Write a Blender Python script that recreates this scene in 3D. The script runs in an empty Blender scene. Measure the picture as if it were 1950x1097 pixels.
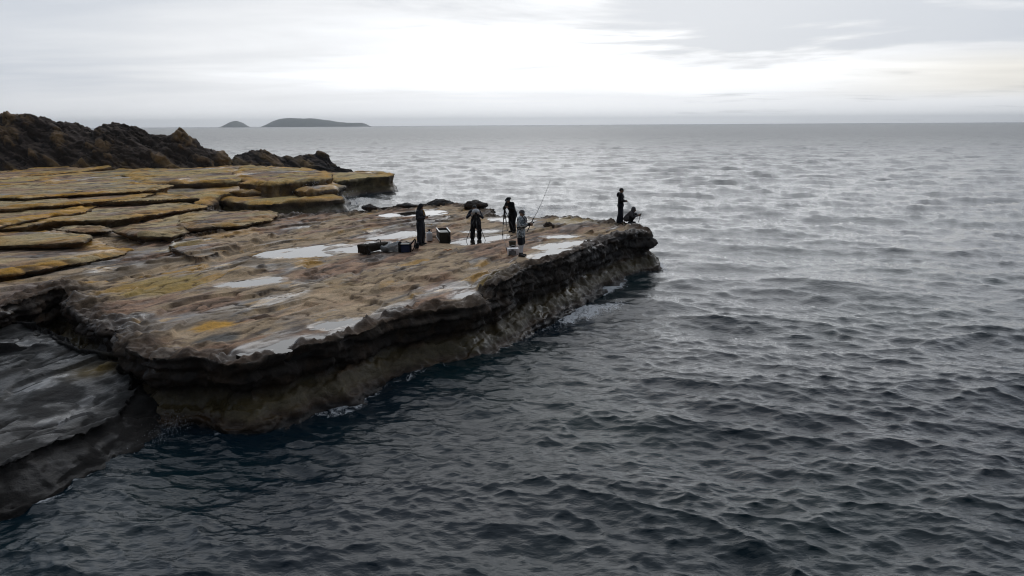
import bpy, math, random
import numpy as np
from concurrent.futures import ThreadPoolExecutor
from mathutils import Vector, Matrix

# ------------------------------------------------------------------ camera, sky, sun, exposure
scene = bpy.context.scene
COL = scene.collection
CAM_H = 6.5                                   # drone height above the sea
FPX = 1445.0                                  # focal length in photo pixels (1950 wide)
PITCH = math.atan(311 / FPX)
ROLL = math.radians(0.35)

cam_data = bpy.data.cameras.new('camera')
cam = bpy.data.objects.new('camera', cam_data)
COL.objects.link(cam)
cam_data.sensor_width = 36.0
cam_data.lens = 36.0 * FPX / 1950.0
cam_data.clip_start = 0.1
cam_data.clip_end = 30000
cam.matrix_world = (Matrix.Translation((0, 0, CAM_H)) @
                    Matrix.Rotation(math.radians(90) - PITCH, 4, 'X') @ Matrix.Rotation(ROLL * -1, 4, 'Z'))
scene.camera = cam

SUN_EL, SUN_AZ = math.radians(46), math.radians(4)       # ahead of the camera, behind cloud
SUN_DIR = Vector((math.sin(SUN_AZ) * math.cos(SUN_EL), math.cos(SUN_AZ) * math.cos(SUN_EL), math.sin(SUN_EL)))
GLOW_EL = math.radians(7)                                # thinnest cloud, low ahead
GLOW_DIR = (math.sin(SUN_AZ) * math.cos(GLOW_EL), math.cos(SUN_AZ) * math.cos(GLOW_EL), math.sin(GLOW_EL))

world = bpy.data.worlds.new('World')
scene.world = world
world.use_nodes = True
wt = world.node_tree
wt.nodes.clear()


class N:
    """tiny helper for writing node maths"""
    def __init__(self, tree):
        self.t = tree

    def node(self, kind, **kw):
        n = self.t.nodes.new(kind)
        for k, v in kw.items():
            setattr(n, k, v)
        return n

    def put(self, sock, v):
        if isinstance(v, (int, float)):
            sock.default_value = v
        elif isinstance(v, (tuple, list)):
            v = tuple(v)
            if len(sock.default_value) == 4 and len(v) == 3:
                v = v + (1.0,)
            sock.default_value = v
        else:
            self.t.links.new(v, sock)

    def m(self, op, a, b=0.0, c=0.0, clamp=False):
        n = self.node('ShaderNodeMath', operation=op, use_clamp=clamp)
        for i, v in enumerate((a, b, c)):
            self.put(n.inputs[i], v)
        return n.outputs[0]

    def vm(self, op, a, b=(0, 0, 0)):
        n = self.node('ShaderNodeVectorMath', operation=op)
        self.put(n.inputs[0], a)
        self.put(n.inputs[1], b)
        return n.outputs['Value'] if op in ('DOT_PRODUCT', 'LENGTH') else n.outputs[0]

    def comb(self, x, y, z):
        n = self.node('ShaderNodeCombineXYZ')
        for i, v in enumerate((x, y, z)):
            self.put(n.inputs[i], v)
        return n.outputs[0]

    def sep(self, v):
        n = self.node('ShaderNodeSeparateXYZ')
        self.put(n.inputs[0], v)
        return n.outputs

    def noise(self, vec, scale=1.0, detail=4.0, rough=0.5, dist=0.0):
        n = self.node('ShaderNodeTexNoise')
        self.put(n.inputs['Vector'], vec)
        self.put(n.inputs['Scale'], scale)
        self.put(n.inputs['Detail'], detail)
        self.put(n.inputs['Roughness'], rough)
        self.put(n.inputs['Distortion'], dist)
        return n.outputs['Fac']

    def smooth(self, v, lo, hi, a=0.0, b=1.0):
        n = self.node('ShaderNodeMapRange', interpolation_type='SMOOTHSTEP')
        self.put(n.inputs[0], v)
        for i, q in enumerate((lo, hi, a, b)):
            self.put(n.inputs[1 + i], q)
        return n.outputs[0]

    def ramp(self, v, pts, interp='LINEAR'):
        n = self.node('ShaderNodeValToRGB')
        n.color_ramp.interpolation = interp
        els = n.color_ramp.elements
        while len(els) < len(pts):
            els.new(0.5)
        for e, (p, c) in zip(els, pts):
            e.position = p
            e.color = (c, c, c, 1) if isinstance(c, (int, float)) else tuple(c) + (1,)
        self.put(n.inputs[0], v)
        return n.outputs[0]

    def mix(self, f, a, b, blend='MIX'):
        n = self.node('ShaderNodeMix', data_type='RGBA', blend_type=blend)
        self.put(n.inputs[0], f)
        self.put(n.inputs[6], a)
        self.put(n.inputs[7], b)
        return n.outputs[2]


w = N(wt)
tc = w.node('ShaderNodeTexCoord')
dirv = tc.outputs['Generated']
dx, dy, dz = w.sep(dirv)
zc = w.m('MAXIMUM', dz, 0.0)
sky = w.node('ShaderNodeTexSky', sky_type='NISHITA', sun_disc=False)
sky.sun_elevation = SUN_EL
sky.sun_rotation = SUN_AZ
sky.air_density = 1.0
sky.dust_density = 3.0
# cloud sheet fades away from the low glow; dimmed overhead for darker water
cosang = w.vm('DOT_PRODUCT', dirv, GLOW_DIR)
base = w.ramp(w.m('MULTIPLY_ADD', cosang, 0.5, 0.5),
              [(0.0, 0.11), (0.30, 0.14), (0.55, 0.21), (0.75, 0.31), (0.85, 0.48), (0.91, 0.74), (0.96, 0.83), (1.0, 0.89)], 'EASE')
# cloud sheet seen in perspective: stretched into streaks near the horizon
inv = w.m('DIVIDE', 1.0, w.m('ADD', zc, 0.055))
cx = w.m('MULTIPLY', dx, inv)
cy = w.m('MULTIPLY', dy, inv)
cl1 = w.noise(w.comb(w.m('MULTIPLY', cx, 0.28), w.m('MULTIPLY', cy, 0.50), 3.7), 1.0, 5.0, 0.52, 0.6)
cl2 = w.noise(w.comb(w.m('MULTIPLY', cx, 0.9), w.m('MULTIPLY', cy, 1.5), 8.1), 1.0, 4.0, 0.55, 0.3)
az = w.m('ARCTAN2', dx, dy)
# heavier cloud deck drifting over the right-hand half, with rents in it
warp = w.m('MULTIPLY', w.m('SUBTRACT', cl2, 0.5), 0.16)
warp2 = w.m('MULTIPLY', w.m('SUBTRACT', cl1, 0.5), 0.22)
cl3 = w.noise(w.comb(w.m('MULTIPLY', cx, 0.42), w.m('MULTIPLY', cy, 0.60), 21.3), 1.0, 6.0, 0.58, 0.5)
cover = w.m('ADD', w.m('MULTIPLY', w.smooth(az, -0.02, 0.30), 0.30), w.m('MULTIPLY', w.smooth(zc, 0.060, 0.105), 0.36))
deck = w.smooth(w.m('ADD', w.m('ADD', cl3, w.m('MULTIPLY', w.m('SUBTRACT', cl2, 0.5), 0.35)), cover), 0.86, 1.08)
# grey sheet over the left, brighter towards the gap in the middle
left = w.m('MULTIPLY', w.smooth(w.m('ADD', az, w.m('MULTIPLY', warp2, 0.8)), 0.10, -0.30), 1.0)
gap = w.m('MULTIPLY', w.smooth(w.m('ABSOLUTE', w.m('SUBTRACT', az, 0.10)), 0.62, 0.0), w.m('MULTIPLY', w.smooth(zc, 0.015, 0.060), w.smooth(zc, 0.60, 0.18)))
lum = w.m('MULTIPLY', base, w.m('MULTIPLY_ADD', w.m('SUBTRACT', cl1, 0.5), 0.55, 1.0))
lum = w.m('MULTIPLY', lum, w.m('MULTIPLY_ADD', w.m('SUBTRACT', cl2, 0.5), 0.20, 1.0))
lum = w.m('ADD', lum, w.m('MULTIPLY', gap, w.m('MULTIPLY_ADD', cl1, 0.9, -0.10)))
bank = w.smooth(w.m('ADD', zc, w.m('MULTIPLY', warp2, 0.12)), 0.052, 0.018)      # low grey bank along the horizon
lum = w.m('MULTIPLY_ADD', w.m('SUBTRACT', w.m('MULTIPLY', base, 1.22), lum), w.m('MULTIPLY', bank, 0.75), lum)
lum = w.m('MULTIPLY_ADD', w.m('SUBTRACT', w.m('MULTIPLY', base, 0.84), lum), w.m('MULTIPLY', deck, 0.95), lum)
lum = w.m('MULTIPLY', lum, w.m('SUBTRACT', 1.0, w.m('MULTIPLY', left, 0.03)))
tint = w.mix(w.smooth(lum, 0.25, 0.90), (0.80, 0.935, 1.15), (0.97, 0.99, 1.02))
warm = w.m('MULTIPLY', w.smooth(az, 0.30, 0.60), w.m('MULTIPLY', w.smooth(zc, 0.020, 0.040), w.smooth(zc, 0.085, 0.055)))
tint = w.mix(w.m('MULTIPLY', warm, 0.6), tint, (1.04, 0.985, 0.86))
cloud = w.mix(1.0, tint, w.comb(lum, lum, lum), 'MULTIPLY')
cloud10 = w.vm('SCALE', cloud)
wt.nodes[-1].inputs['Scale'].default_value = 10.0
final = w.mix(0.97, sky.outputs[0], cloud10)
bg = w.node('ShaderNodeBackground')
w.put(bg.inputs[0], final)
bg.inputs[1].default_value = 0.1
wo = w.node('ShaderNodeOutputWorld')
wt.links.new(bg.outputs[0], wo.inputs[0])

sun_data = bpy.data.lights.new('sun', 'SUN')
sun_data.energy = 0.6
sun_data.angle = math.radians(95)
sun_data.color = (0.97, 0.985, 1.0)
sun = bpy.data.objects.new('sun', sun_data)
COL.objects.link(sun)
sun.rotation_euler = (-SUN_DIR).to_track_quat('-Z', 'Y').to_euler()
sun.location = (0, 0, 60)

vs = scene.view_settings
vs.view_transform = 'Standard'
vs.look = 'None'
vs.exposure = 0.12
vs.gamma = 1.0
vs.use_curve_mapping = False
scene.cycles.volume_bounces = 2
scene.cycles.sample_clamp_indirect = 2.0
scene.cycles.sample_clamp_direct = 6.0
scene.cycles.use_denoising = True
scene.cycles.filter_width = 1.1
scene.render.filter_size = 1.1

rng = np.random.default_rng(7)
random.seed(7)


# ------------------------------------------------------------------ helpers: projection, noise, meshes
def pray(u, v):
    x = (u - 975) / FPX
    y = -(v - 548.5) / FPX
    c, s = math.cos(ROLL), math.sin(ROLL)
    x, y = c * x + s * y, -s * x + c * y
    return np.array([x, math.cos(PITCH) + y * math.sin(PITCH), -math.sin(PITCH) + y * math.cos(PITCH)])


def P(u, v, h=0.0):
    d = pray(u, v)
    return d[:2] * ((h - CAM_H) / d[2])


_perm = np.concatenate([rng.permutation(256)] * 3).astype(np.int32)
_g = rng.normal(size=(256, 3))
_g /= np.linalg.norm(_g, axis=1, keepdims=True)
GX, GY, GZ = (np.tile(_g[:, i], 3).astype(np.float32) for i in range(3))


def perlin(x, y, z):
    xi, yi, zi = np.floor(x), np.floor(y), np.floor(z)
    xf, yf, zf = x - xi, y - yi, z - zi
    xi, yi, zi = (a.astype(np.int32) & 255 for a in (xi, yi, zi))
    f = lambda t: t * t * t * (t * (t * 6 - 15) + 10)
    u, v, w_ = f(xf), f(yf), f(zf)
    A, B = _perm.take(xi), _perm.take(xi + 1)
    AA, AB, BA, BB = (_perm.take(q) + zi for q in (A + yi, A + yi + 1, B + yi, B + yi + 1))
    x1, y1, z1 = xf - 1, yf - 1, zf - 1

    def G(h, a, b, c):
        h = _perm.take(h)
        return GX.take(h) * a + GY.take(h) * b + GZ.take(h) * c
    l = lambda a, b, t: a + (b - a) * t
    return 1.6 * l(l(l(G(AA, xf, yf, zf), G(BA, x1, yf, zf), u), l(G(AB, xf, y1, zf), G(BB, x1, y1, zf), u), v),
                   l(l(G(AA + 1, xf, yf, z1), G(BA + 1, x1, yf, z1), u), l(G(AB + 1, xf, y1, z1), G(BB + 1, x1, y1, z1), u), v), w_)


def _fbm(x, y, z, oct, gain, lac):
    a, s, tot = 1.0, 0.0, 0.0
    for i in range(oct):
        s = s + a * perlin(x + 17.3 * i, y - 9.1 * i, z + 5.7 * i)
        tot += a
        a *= gain
        x, y, z = x * lac, y * lac, z * lac
    return s / tot


_pool = ThreadPoolExecutor(4)


def fbm(x, y, z, oct=4, gain=0.5, lac=2.03):
    """layered gradient noise, about -0.6 .. 0.6"""
    x, y, z = (np.ascontiguousarray(q, dtype=np.float32).ravel() for q in np.broadcast_arrays(x, y, z))
    C = 32768
    r = list(_pool.map(lambda i: _fbm(x[i:i + C], y[i:i + C], z[i:i + C], oct, gain, lac), range(0, len(x), C)))
    return np.concatenate(r).astype(np.float64)


def sstep(x, lo, hi):
    t = np.clip((x - lo) / (hi - lo), 0, 1)
    return t * t * (3 - 2 * t)


def lerp(a, b, t):
    return a + (b - a) * t


def new_obj(name, me, mat=None, parent=None, smooth=True):
    o = bpy.data.objects.new(name, me)
    COL.objects.link(o)
    if mat is not None:
        me.materials.clear()
        me.materials.append(mat)
    if smooth and len(me.polygons):
        me.polygons.foreach_set('use_smooth', np.ones(len(me.polygons), dtype=bool))
    if parent is not None:
        o.parent = parent
    return o


def tag(o, label=None, cat=None, group=None, kind=None):
    if label:
        o['label'] = label
    if cat:
        o['category'] = cat
    if group:
        o['group'] = group
    if kind:
        o['kind'] = kind
    return o


def mesh_arrays(name, V, Q):
    """mesh from a vertex array and a quad (or triangle) index array"""
    me = bpy.data.meshes.new(name)
    k = Q.shape[1]
    me.vertices.add(len(V))
    me.vertices.foreach_set('co', np.ascontiguousarray(V, dtype=np.float32).ravel())
    me.loops.add(Q.size)
    me.loops.foreach_set('vertex_index', np.ascontiguousarray(Q, dtype=np.int32).ravel())
    me.polygons.add(len(Q))
    me.polygons.foreach_set('loop_start', np.arange(len(Q), dtype=np.int32) * k)
    me.update(calc_edges=True)
    return me


def voxel(V, F, size):
    """union of closed shells by voxel remesh -> arrays of verts and quads"""
    me = bpy.data.meshes.new('tmp')
    me.from_pydata([tuple(p) for p in V], [], F)
    o = bpy.data.objects.new('tmp', me)
    COL.objects.link(o)
    md = o.modifiers.new('r', 'REMESH')
    md.mode = 'VOXEL'
    md.voxel_size = size
    dg = bpy.context.evaluated_depsgraph_get()
    e = o.evaluated_get(dg)
    m2 = e.to_mesh()
    n = len(m2.vertices)
    co = np.empty(n * 3, dtype=np.float32)
    m2.vertices.foreach_get('co', co)
    li = np.empty(len(m2.loops), dtype=np.int32)
    m2.loops.foreach_get('vertex_index', li)
    e.to_mesh_clear()
    bpy.data.objects.remove(o)
    bpy.data.meshes.remove(me)
    return co.reshape(-1, 3).astype(np.float64), li.reshape(-1, 4)


def quad_normals(V, Q):
    fn = np.cross(V[Q[:, 2]] - V[Q[:, 0]], V[Q[:, 3]] - V[Q[:, 1]])
    n = np.zeros_like(V)
    for k in range(4):
        for c in range(3):
            n[:, c] += np.bincount(Q[:, k], fn[:, c], len(V))
    return n / (np.linalg.norm(n, axis=1, keepdims=True) + 1e-12)


def keep_faces(V, Q, mask):
    Q = Q[mask]
    used = np.zeros(len(V), dtype=bool)
    used[Q.ravel()] = True
    idx = np.cumsum(used) - 1
    return V[used], idx[Q], used


def relax(V, Q, it=2, f=0.5):
    """plain smoothing"""
    n = len(V)
    a = np.concatenate([Q[:, 0], Q[:, 1], Q[:, 2], Q[:, 3]])
    b = np.concatenate([Q[:, 1], Q[:, 2], Q[:, 3], Q[:, 0]])
    cnt = np.bincount(a, minlength=n) + np.bincount(b, minlength=n)
    for _ in range(it):
        S = np.stack([np.bincount(a, V[b, c], n) + np.bincount(b, V[a, c], n) for c in range(3)], 1)
        V = V + f * (S / np.maximum(cnt, 1)[:, None] - V)
    return V


def resample(pts, step, closed=True):
    pts = np.asarray(pts, dtype=float)
    q = np.vstack([pts, pts[:1]]) if closed else pts
    d = np.linalg.norm(np.diff(q[:, :2], axis=0), axis=1)
    s = np.concatenate([[0], np.cumsum(d)])
    n = max(8, int(s[-1] / step))
    t = np.linspace(0, s[-1], n, endpoint=not closed)
    return np.stack([np.interp(t, s, q[:, c]) for c in range(q.shape[1])], 1)


def chaikin(p, it=2, closed=True):
    p = np.asarray(p, dtype=float)
    for _ in range(it):
        q = np.roll(p, -1, 0) if closed else p[1:]
        a = p if closed else p[:-1]
        r = np.empty((len(a) * 2, p.shape[1]))
        r[0::2] = a * 0.75 + q * 0.25
        r[1::2] = a * 0.25 + q * 0.75
        if not closed:
            r = np.vstack([p[:1], r, p[-1:]])
        p = r
    return p


def area2(p):
    x, y = p[:, 0], p[:, 1]
    return np.sum(x * np.roll(y, -1) - np.roll(x, -1) * y)


def out_normals(p):
    t = np.roll(p[:, :2], -1, 0) - np.roll(p[:, :2], 1, 0)
    n = np.stack([t[:, 1], -t[:, 0]], 1)
    n /= np.linalg.norm(n, axis=1, keepdims=True) + 1e-9
    for _ in range(10 if len(n) > 24 else 0):               # offsets follow the general run of the edge
        n = (np.roll(n, 1, 0) + n * 2 + np.roll(n, -1, 0)) / 4
    return n / (np.linalg.norm(n, axis=1, keepdims=True) + 1e-9)


def seg_dist(xy, poly, closed=True):
    """distance of many points to a polyline"""
    a = np.asarray(poly)[:, :2]
    b = np.roll(a, -1, 0) if closed else a[1:]
    a = a if closed else a[:-1]
    X, Y = (np.ascontiguousarray(xy[:, c], dtype=np.float32) for c in (0, 1))

    def part(i):
        x, y = X[i:i + 32768], Y[i:i + 32768]
        best = np.full(len(x), 1e9, dtype=np.float32)
        for p, q in zip(a, b):
            ex, ey = np.float32(q[0] - p[0]), np.float32(q[1] - p[1])
            px, py = x - np.float32(p[0]), y - np.float32(p[1])
            t = np.clip((px * ex + py * ey) / (ex * ex + ey * ey + np.float32(1e-12)), 0, 1)
            px -= t * ex
            py -= t * ey
            np.minimum(best, px * px + py * py, out=best)
        return best
    return np.sqrt(np.concatenate(list(_pool.map(part, range(0, len(X), 32768))))).astype(np.float64)


def inside(xy, poly):
    poly = np.asarray(poly)[:, :2]
    r = np.zeros(len(xy), dtype=bool)
    x, y = xy[:, 0], xy[:, 1]
    for p, q in zip(poly, np.roll(poly, -1, 0)):
        c = (p[1] > y) != (q[1] > y)
        with np.errstate(divide='ignore', invalid='ignore'):
            r ^= c & (x < (q[0] - p[0]) * (y - p[1]) / (q[1] - p[1]) + p[0])
    return r


def sdist(xy, poly):
    d = seg_dist(xy, poly)
    return np.where(inside(xy, poly), d, -d)


def outline(pix, step=0.3, rough=0.2, freq=0.6, seed=0.0, smooth=2):
    """photo points (u, v, height) -> wandering world outline (x, y, z), counter-clockwise"""
    w3 = np.array([[*P(u, v, h), h] for u, v, h in pix])
    w3 = resample(chaikin(w3, smooth), step)
    if area2(w3) < 0:
        w3 = w3[::-1]
    n = out_normals(w3)
    k = fbm(w3[:, 0] * freq + seed, w3[:, 1] * freq, np.full(len(w3), seed * 1.7), 5, 0.66)
    k = np.round(k * 5) / 5 * .4 + k * .7
    for q in (1.6, 1.1, .7, .35, 0):                       # back off where the wandering would cross itself
        o3 = w3.copy()
        o3[:, :2] += n * (rough * q * k)[:, None]
        if all(simple(o3[:, :2] + out_normals(o3) * f_) for f_ in (0,)):
            break
    return o3


def simple(p):
    from mathutils.geometry import tessellate_polygon
    t = np.array(tessellate_polygon([[Vector((a, b_, 0)) for a, b_ in p]]))
    if len(t) != len(p) - 2:
        return False
    a, b_, c = p[t[:, 0]], p[t[:, 1]], p[t[:, 2]]
    ar = np.abs((b_[:, 0] - a[:, 0]) * (c[:, 1] - a[:, 1]) - (c[:, 0] - a[:, 0]) * (b_[:, 1] - a[:, 1])).sum()
    return abs(ar / abs(area2(p)) - 1) < 1e-3


def loft(ol, rings):
    """closed solid: rings of (z mode, z, outward offset); mode 't' = relative to the top, 'a' = absolute"""
    n = len(ol)
    nr = out_normals(ol)
    V, F = [], []
    for mode, z, off in rings:
        zz = ol[:, 2] + z if mode == 't' else np.minimum(np.full(n, float(z)), ol[:, 2] - 0.02)
        V.append(np.column_stack([ol[:, :2] + nr * off, zz]))
    for k in range(len(rings) - 1):
        for i in range(n):
            j = (i + 1) % n
            F.append((k * n + i, (k + 1) * n + i, (k + 1) * n + j, k * n + j))
    F.append(tuple(range(n)))
    F.append(tuple(range(len(rings) * n - 1, (len(rings) - 1) * n - 1, -1)))
    return np.vstack(V), F


def tri_loft(ol, rings):
    rings = list(rings)
    for f_ in (1, .6, .3, 0):                                # caps must not cross themselves
        if simple(ol[:, :2] + out_normals(ol) * rings[0][2] * f_):
            rings[0] = (rings[0][0], rings[0][1], rings[0][2] * f_)
            break
    rings.append((rings[-1][0], rings[-1][1] - .06, 0.0))
    V, F = loft(ol, rings)
    from mathutils.geometry import tessellate_polygon
    top, bot = F[-2], F[-1]
    out = F[:-2]
    for cap in (top, bot):
        t = tessellate_polygon([[Vector((V[i][0], V[i][1], 0)) for i in cap]])
        for a in t:
            p = [V[cap[i]] for i in a]
            cr = (p[1][0] - p[0][0]) * (p[2][1] - p[0][1]) - (p[2][0] - p[0][0]) * (p[1][1] - p[0][1])
            want = 1 if cap is top else -1
            a = tuple(a) if cr * want > 0 else tuple(reversed(a))
            out.append(tuple(cap[i] for i in a))
    return V, out


def merge(parts):
    V, F, k = [], [], 0
    for v, f in parts:
        V.append(np.asarray(v, dtype=float))
        F += [tuple(i + k for i in t) for t in f]
        k += len(v)
    return np.vstack(V), F


def set_attr(me, name, arr):
    if arr.ndim == 2:
        a = me.attributes.new(name, 'FLOAT_COLOR', 'POINT')
        a.data.foreach_set('color', np.column_stack([arr, np.ones(len(arr))]).astype(np.float32).ravel())
    else:
        a = me.attributes.new(name, 'FLOAT', 'POINT')
        a.data.foreach_set('value', arr.astype(np.float32))


# ------------------------------------------------------------------ materials
def new_mat(name):
    m = bpy.data.materials.new(name)
    m.use_nodes = True
    m.node_tree.nodes.clear()
    n = N(m.node_tree)
    b = n.node('ShaderNodeBsdfPrincipled')
    o = n.node('ShaderNodeOutputMaterial')
    m.node_tree.links.new(b.outputs[0], o.inputs[0])
    return m, n, b


def bump(n, height, strength, dist, prev=None):
    k = n.node('ShaderNodeBump')
    k.inputs['Strength'].default_value = strength
    k.inputs['Distance'].default_value = dist
    n.put(k.inputs['Height'], height)
    if prev is not None:
        n.put(k.inputs['Normal'], prev)
    return k.outputs[0]


def rock_material(name, far=False, aniso=0.5):
    m, n, b = new_mat(name)
    at = n.node('ShaderNodeAttribute', attribute_name='tone')
    aw = n.node('ShaderNodeAttribute', attribute_name='wet')
    geo = n.node('ShaderNodeNewGeometry')
    pos = geo.outputs['Position']
    rot = n.node('ShaderNodeVectorRotate', rotation_type='Z_AXIS')      # along the strike of the beds
    n.put(rot.inputs['Vector'], pos)
    rot.inputs['Angle'].default_value = math.radians(-62)
    sx, sy, sz = n.sep(rot.outputs[0])
    k = 0.45 if far else 1.0
    streak = n.comb(n.m('MULTIPLY', sx, aniso * k), n.m('MULTIPLY', sy, 1.0 * k), n.m('MULTIPLY', sz, 2.5 * k))
    n1 = n.noise(streak, 1.6, 6, 0.62, 0.4)
    n2 = n.noise(pos, 5.5 * k, 5, 0.65, 0.5)
    n3 = n.noise(pos, 24.0 * k, 4, 0.6)
    v = n.m('MULTIPLY', n.m('MULTIPLY_ADD', n.m('SUBTRACT', n1, 0.5), 1.5, 1.0), n.m('MULTIPLY_ADD', n.m('SUBTRACT', n2, 0.5), 1.1, 1.0))
    v = n.m('MULTIPLY', v, n.m('MULTIPLY_ADD', n.m('SUBTRACT', n3, 0.5), 1.25, 1.0))
    col = n.mix(1.0, at.outputs['Color'], n.comb(v, v, v), 'MULTIPLY')
    # dark specks and pits
    pit = n.smooth(n.noise(streak, 14.0, 3, 0.7), 0.62, 0.72)
    col = n.mix(n.m('MULTIPLY', pit, 0.55), col, (0.03, 0.022, 0.015))
    n.put(b.inputs['Base Color'], col)
    wetn = n.smooth(n.m('ADD', aw.outputs['Fac'], n.m('MULTIPLY', n.m('SUBTRACT', n1, 0.5), 0.9)), 0.35, 0.75)
    n.put(b.inputs['Roughness'], n.m('MULTIPLY_ADD', wetn, -0.50, 0.80))
    b.inputs['Specular IOR Level'].default_value = 0.35
    h = n.m('ADD', n.m('MULTIPLY', n2, 0.5), n.m('MULTIPLY', n3, 0.35))
    film = n.m('MULTIPLY', n.smooth(n.m('ADD', n.noise(streak, 0.75, 5, 0.6, 0.5), n.m('MULTIPLY', aw.outputs['Fac'], 0.22)), 0.70, 0.76), 0.9)
    dry = n.m('SUBTRACT', 1.0, film)
    n.put(b.inputs['Roughness'], n.m('MULTIPLY_ADD', film, -0.25, n.m('MULTIPLY_ADD', wetn, -0.42, 0.80)))
    b1 = bump(n, n1, 0.55, 0.10 / k)
    b2 = bump(n, h, 0.75, 0.05 / k, b1)
    b3 = bump(n, n.noise(pos, 70.0 * k, 3, 0.6), 0.5, 0.012 / k, b2)
    for q, st in ((b1, .55), (b2, .75), (b3, .5)):
        n.put(q.node.inputs['Strength'], n.m('MULTIPLY', dry, st))
    n.put(b.inputs['Normal'], b3)
    return m


def plain(name, col, rough=0.6, var=0.25, scale=12.0, spec=0.4, metal=0.0, bmp=0.0):
    m, n, b = new_mat(name)
    t = n.node('ShaderNodeTexCoord').outputs['Object']
    f = n.noise(t, scale, 4, 0.6)
    v = n.m('MULTIPLY_ADD', n.m('SUBTRACT', f, 0.5), 2 * var, 1.0)
    n.put(b.inputs['Base Color'], n.mix(1.0, col, n.comb(v, v, v), 'MULTIPLY'))
    b.inputs['Roughness'].default_value = rough
    b.inputs['Specular IOR Level'].default_value = spec
    b.inputs['Metallic'].default_value = metal
    if bmp:
        n.put(b.inputs['Normal'], bump(n, f, bmp, 0.02))
    return m


M_ROCK = rock_material('wet_sandstone')
M_FAR = rock_material('far_sandstone', True)
M_SHELF = rock_material('black_wet_rock', False, 0.9)

# palette (linear, diffuse albedo)
TAN = np.array([.56, .395, .235])
PINK = np.array([.42, .235, .145])
GREY = np.array([.27, .255, .235])
OCHRE = np.array([.66, .335, .030])
GOLD = np.array([.40, .265, .060])
BROWN = np.array([.085, .052, .030])
BLACK = np.array([.022, .018, .015])
OLIVE = np.array([.105, .080, .036])
WEED = np.array([.060, .034, .018])

STRIKE = np.array([0.47, 0.883])
CROSS = np.array([0.883, -0.47])


def blend(a, b, t):
    return a + (np.asarray(b) - a) * t[:, None]


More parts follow.
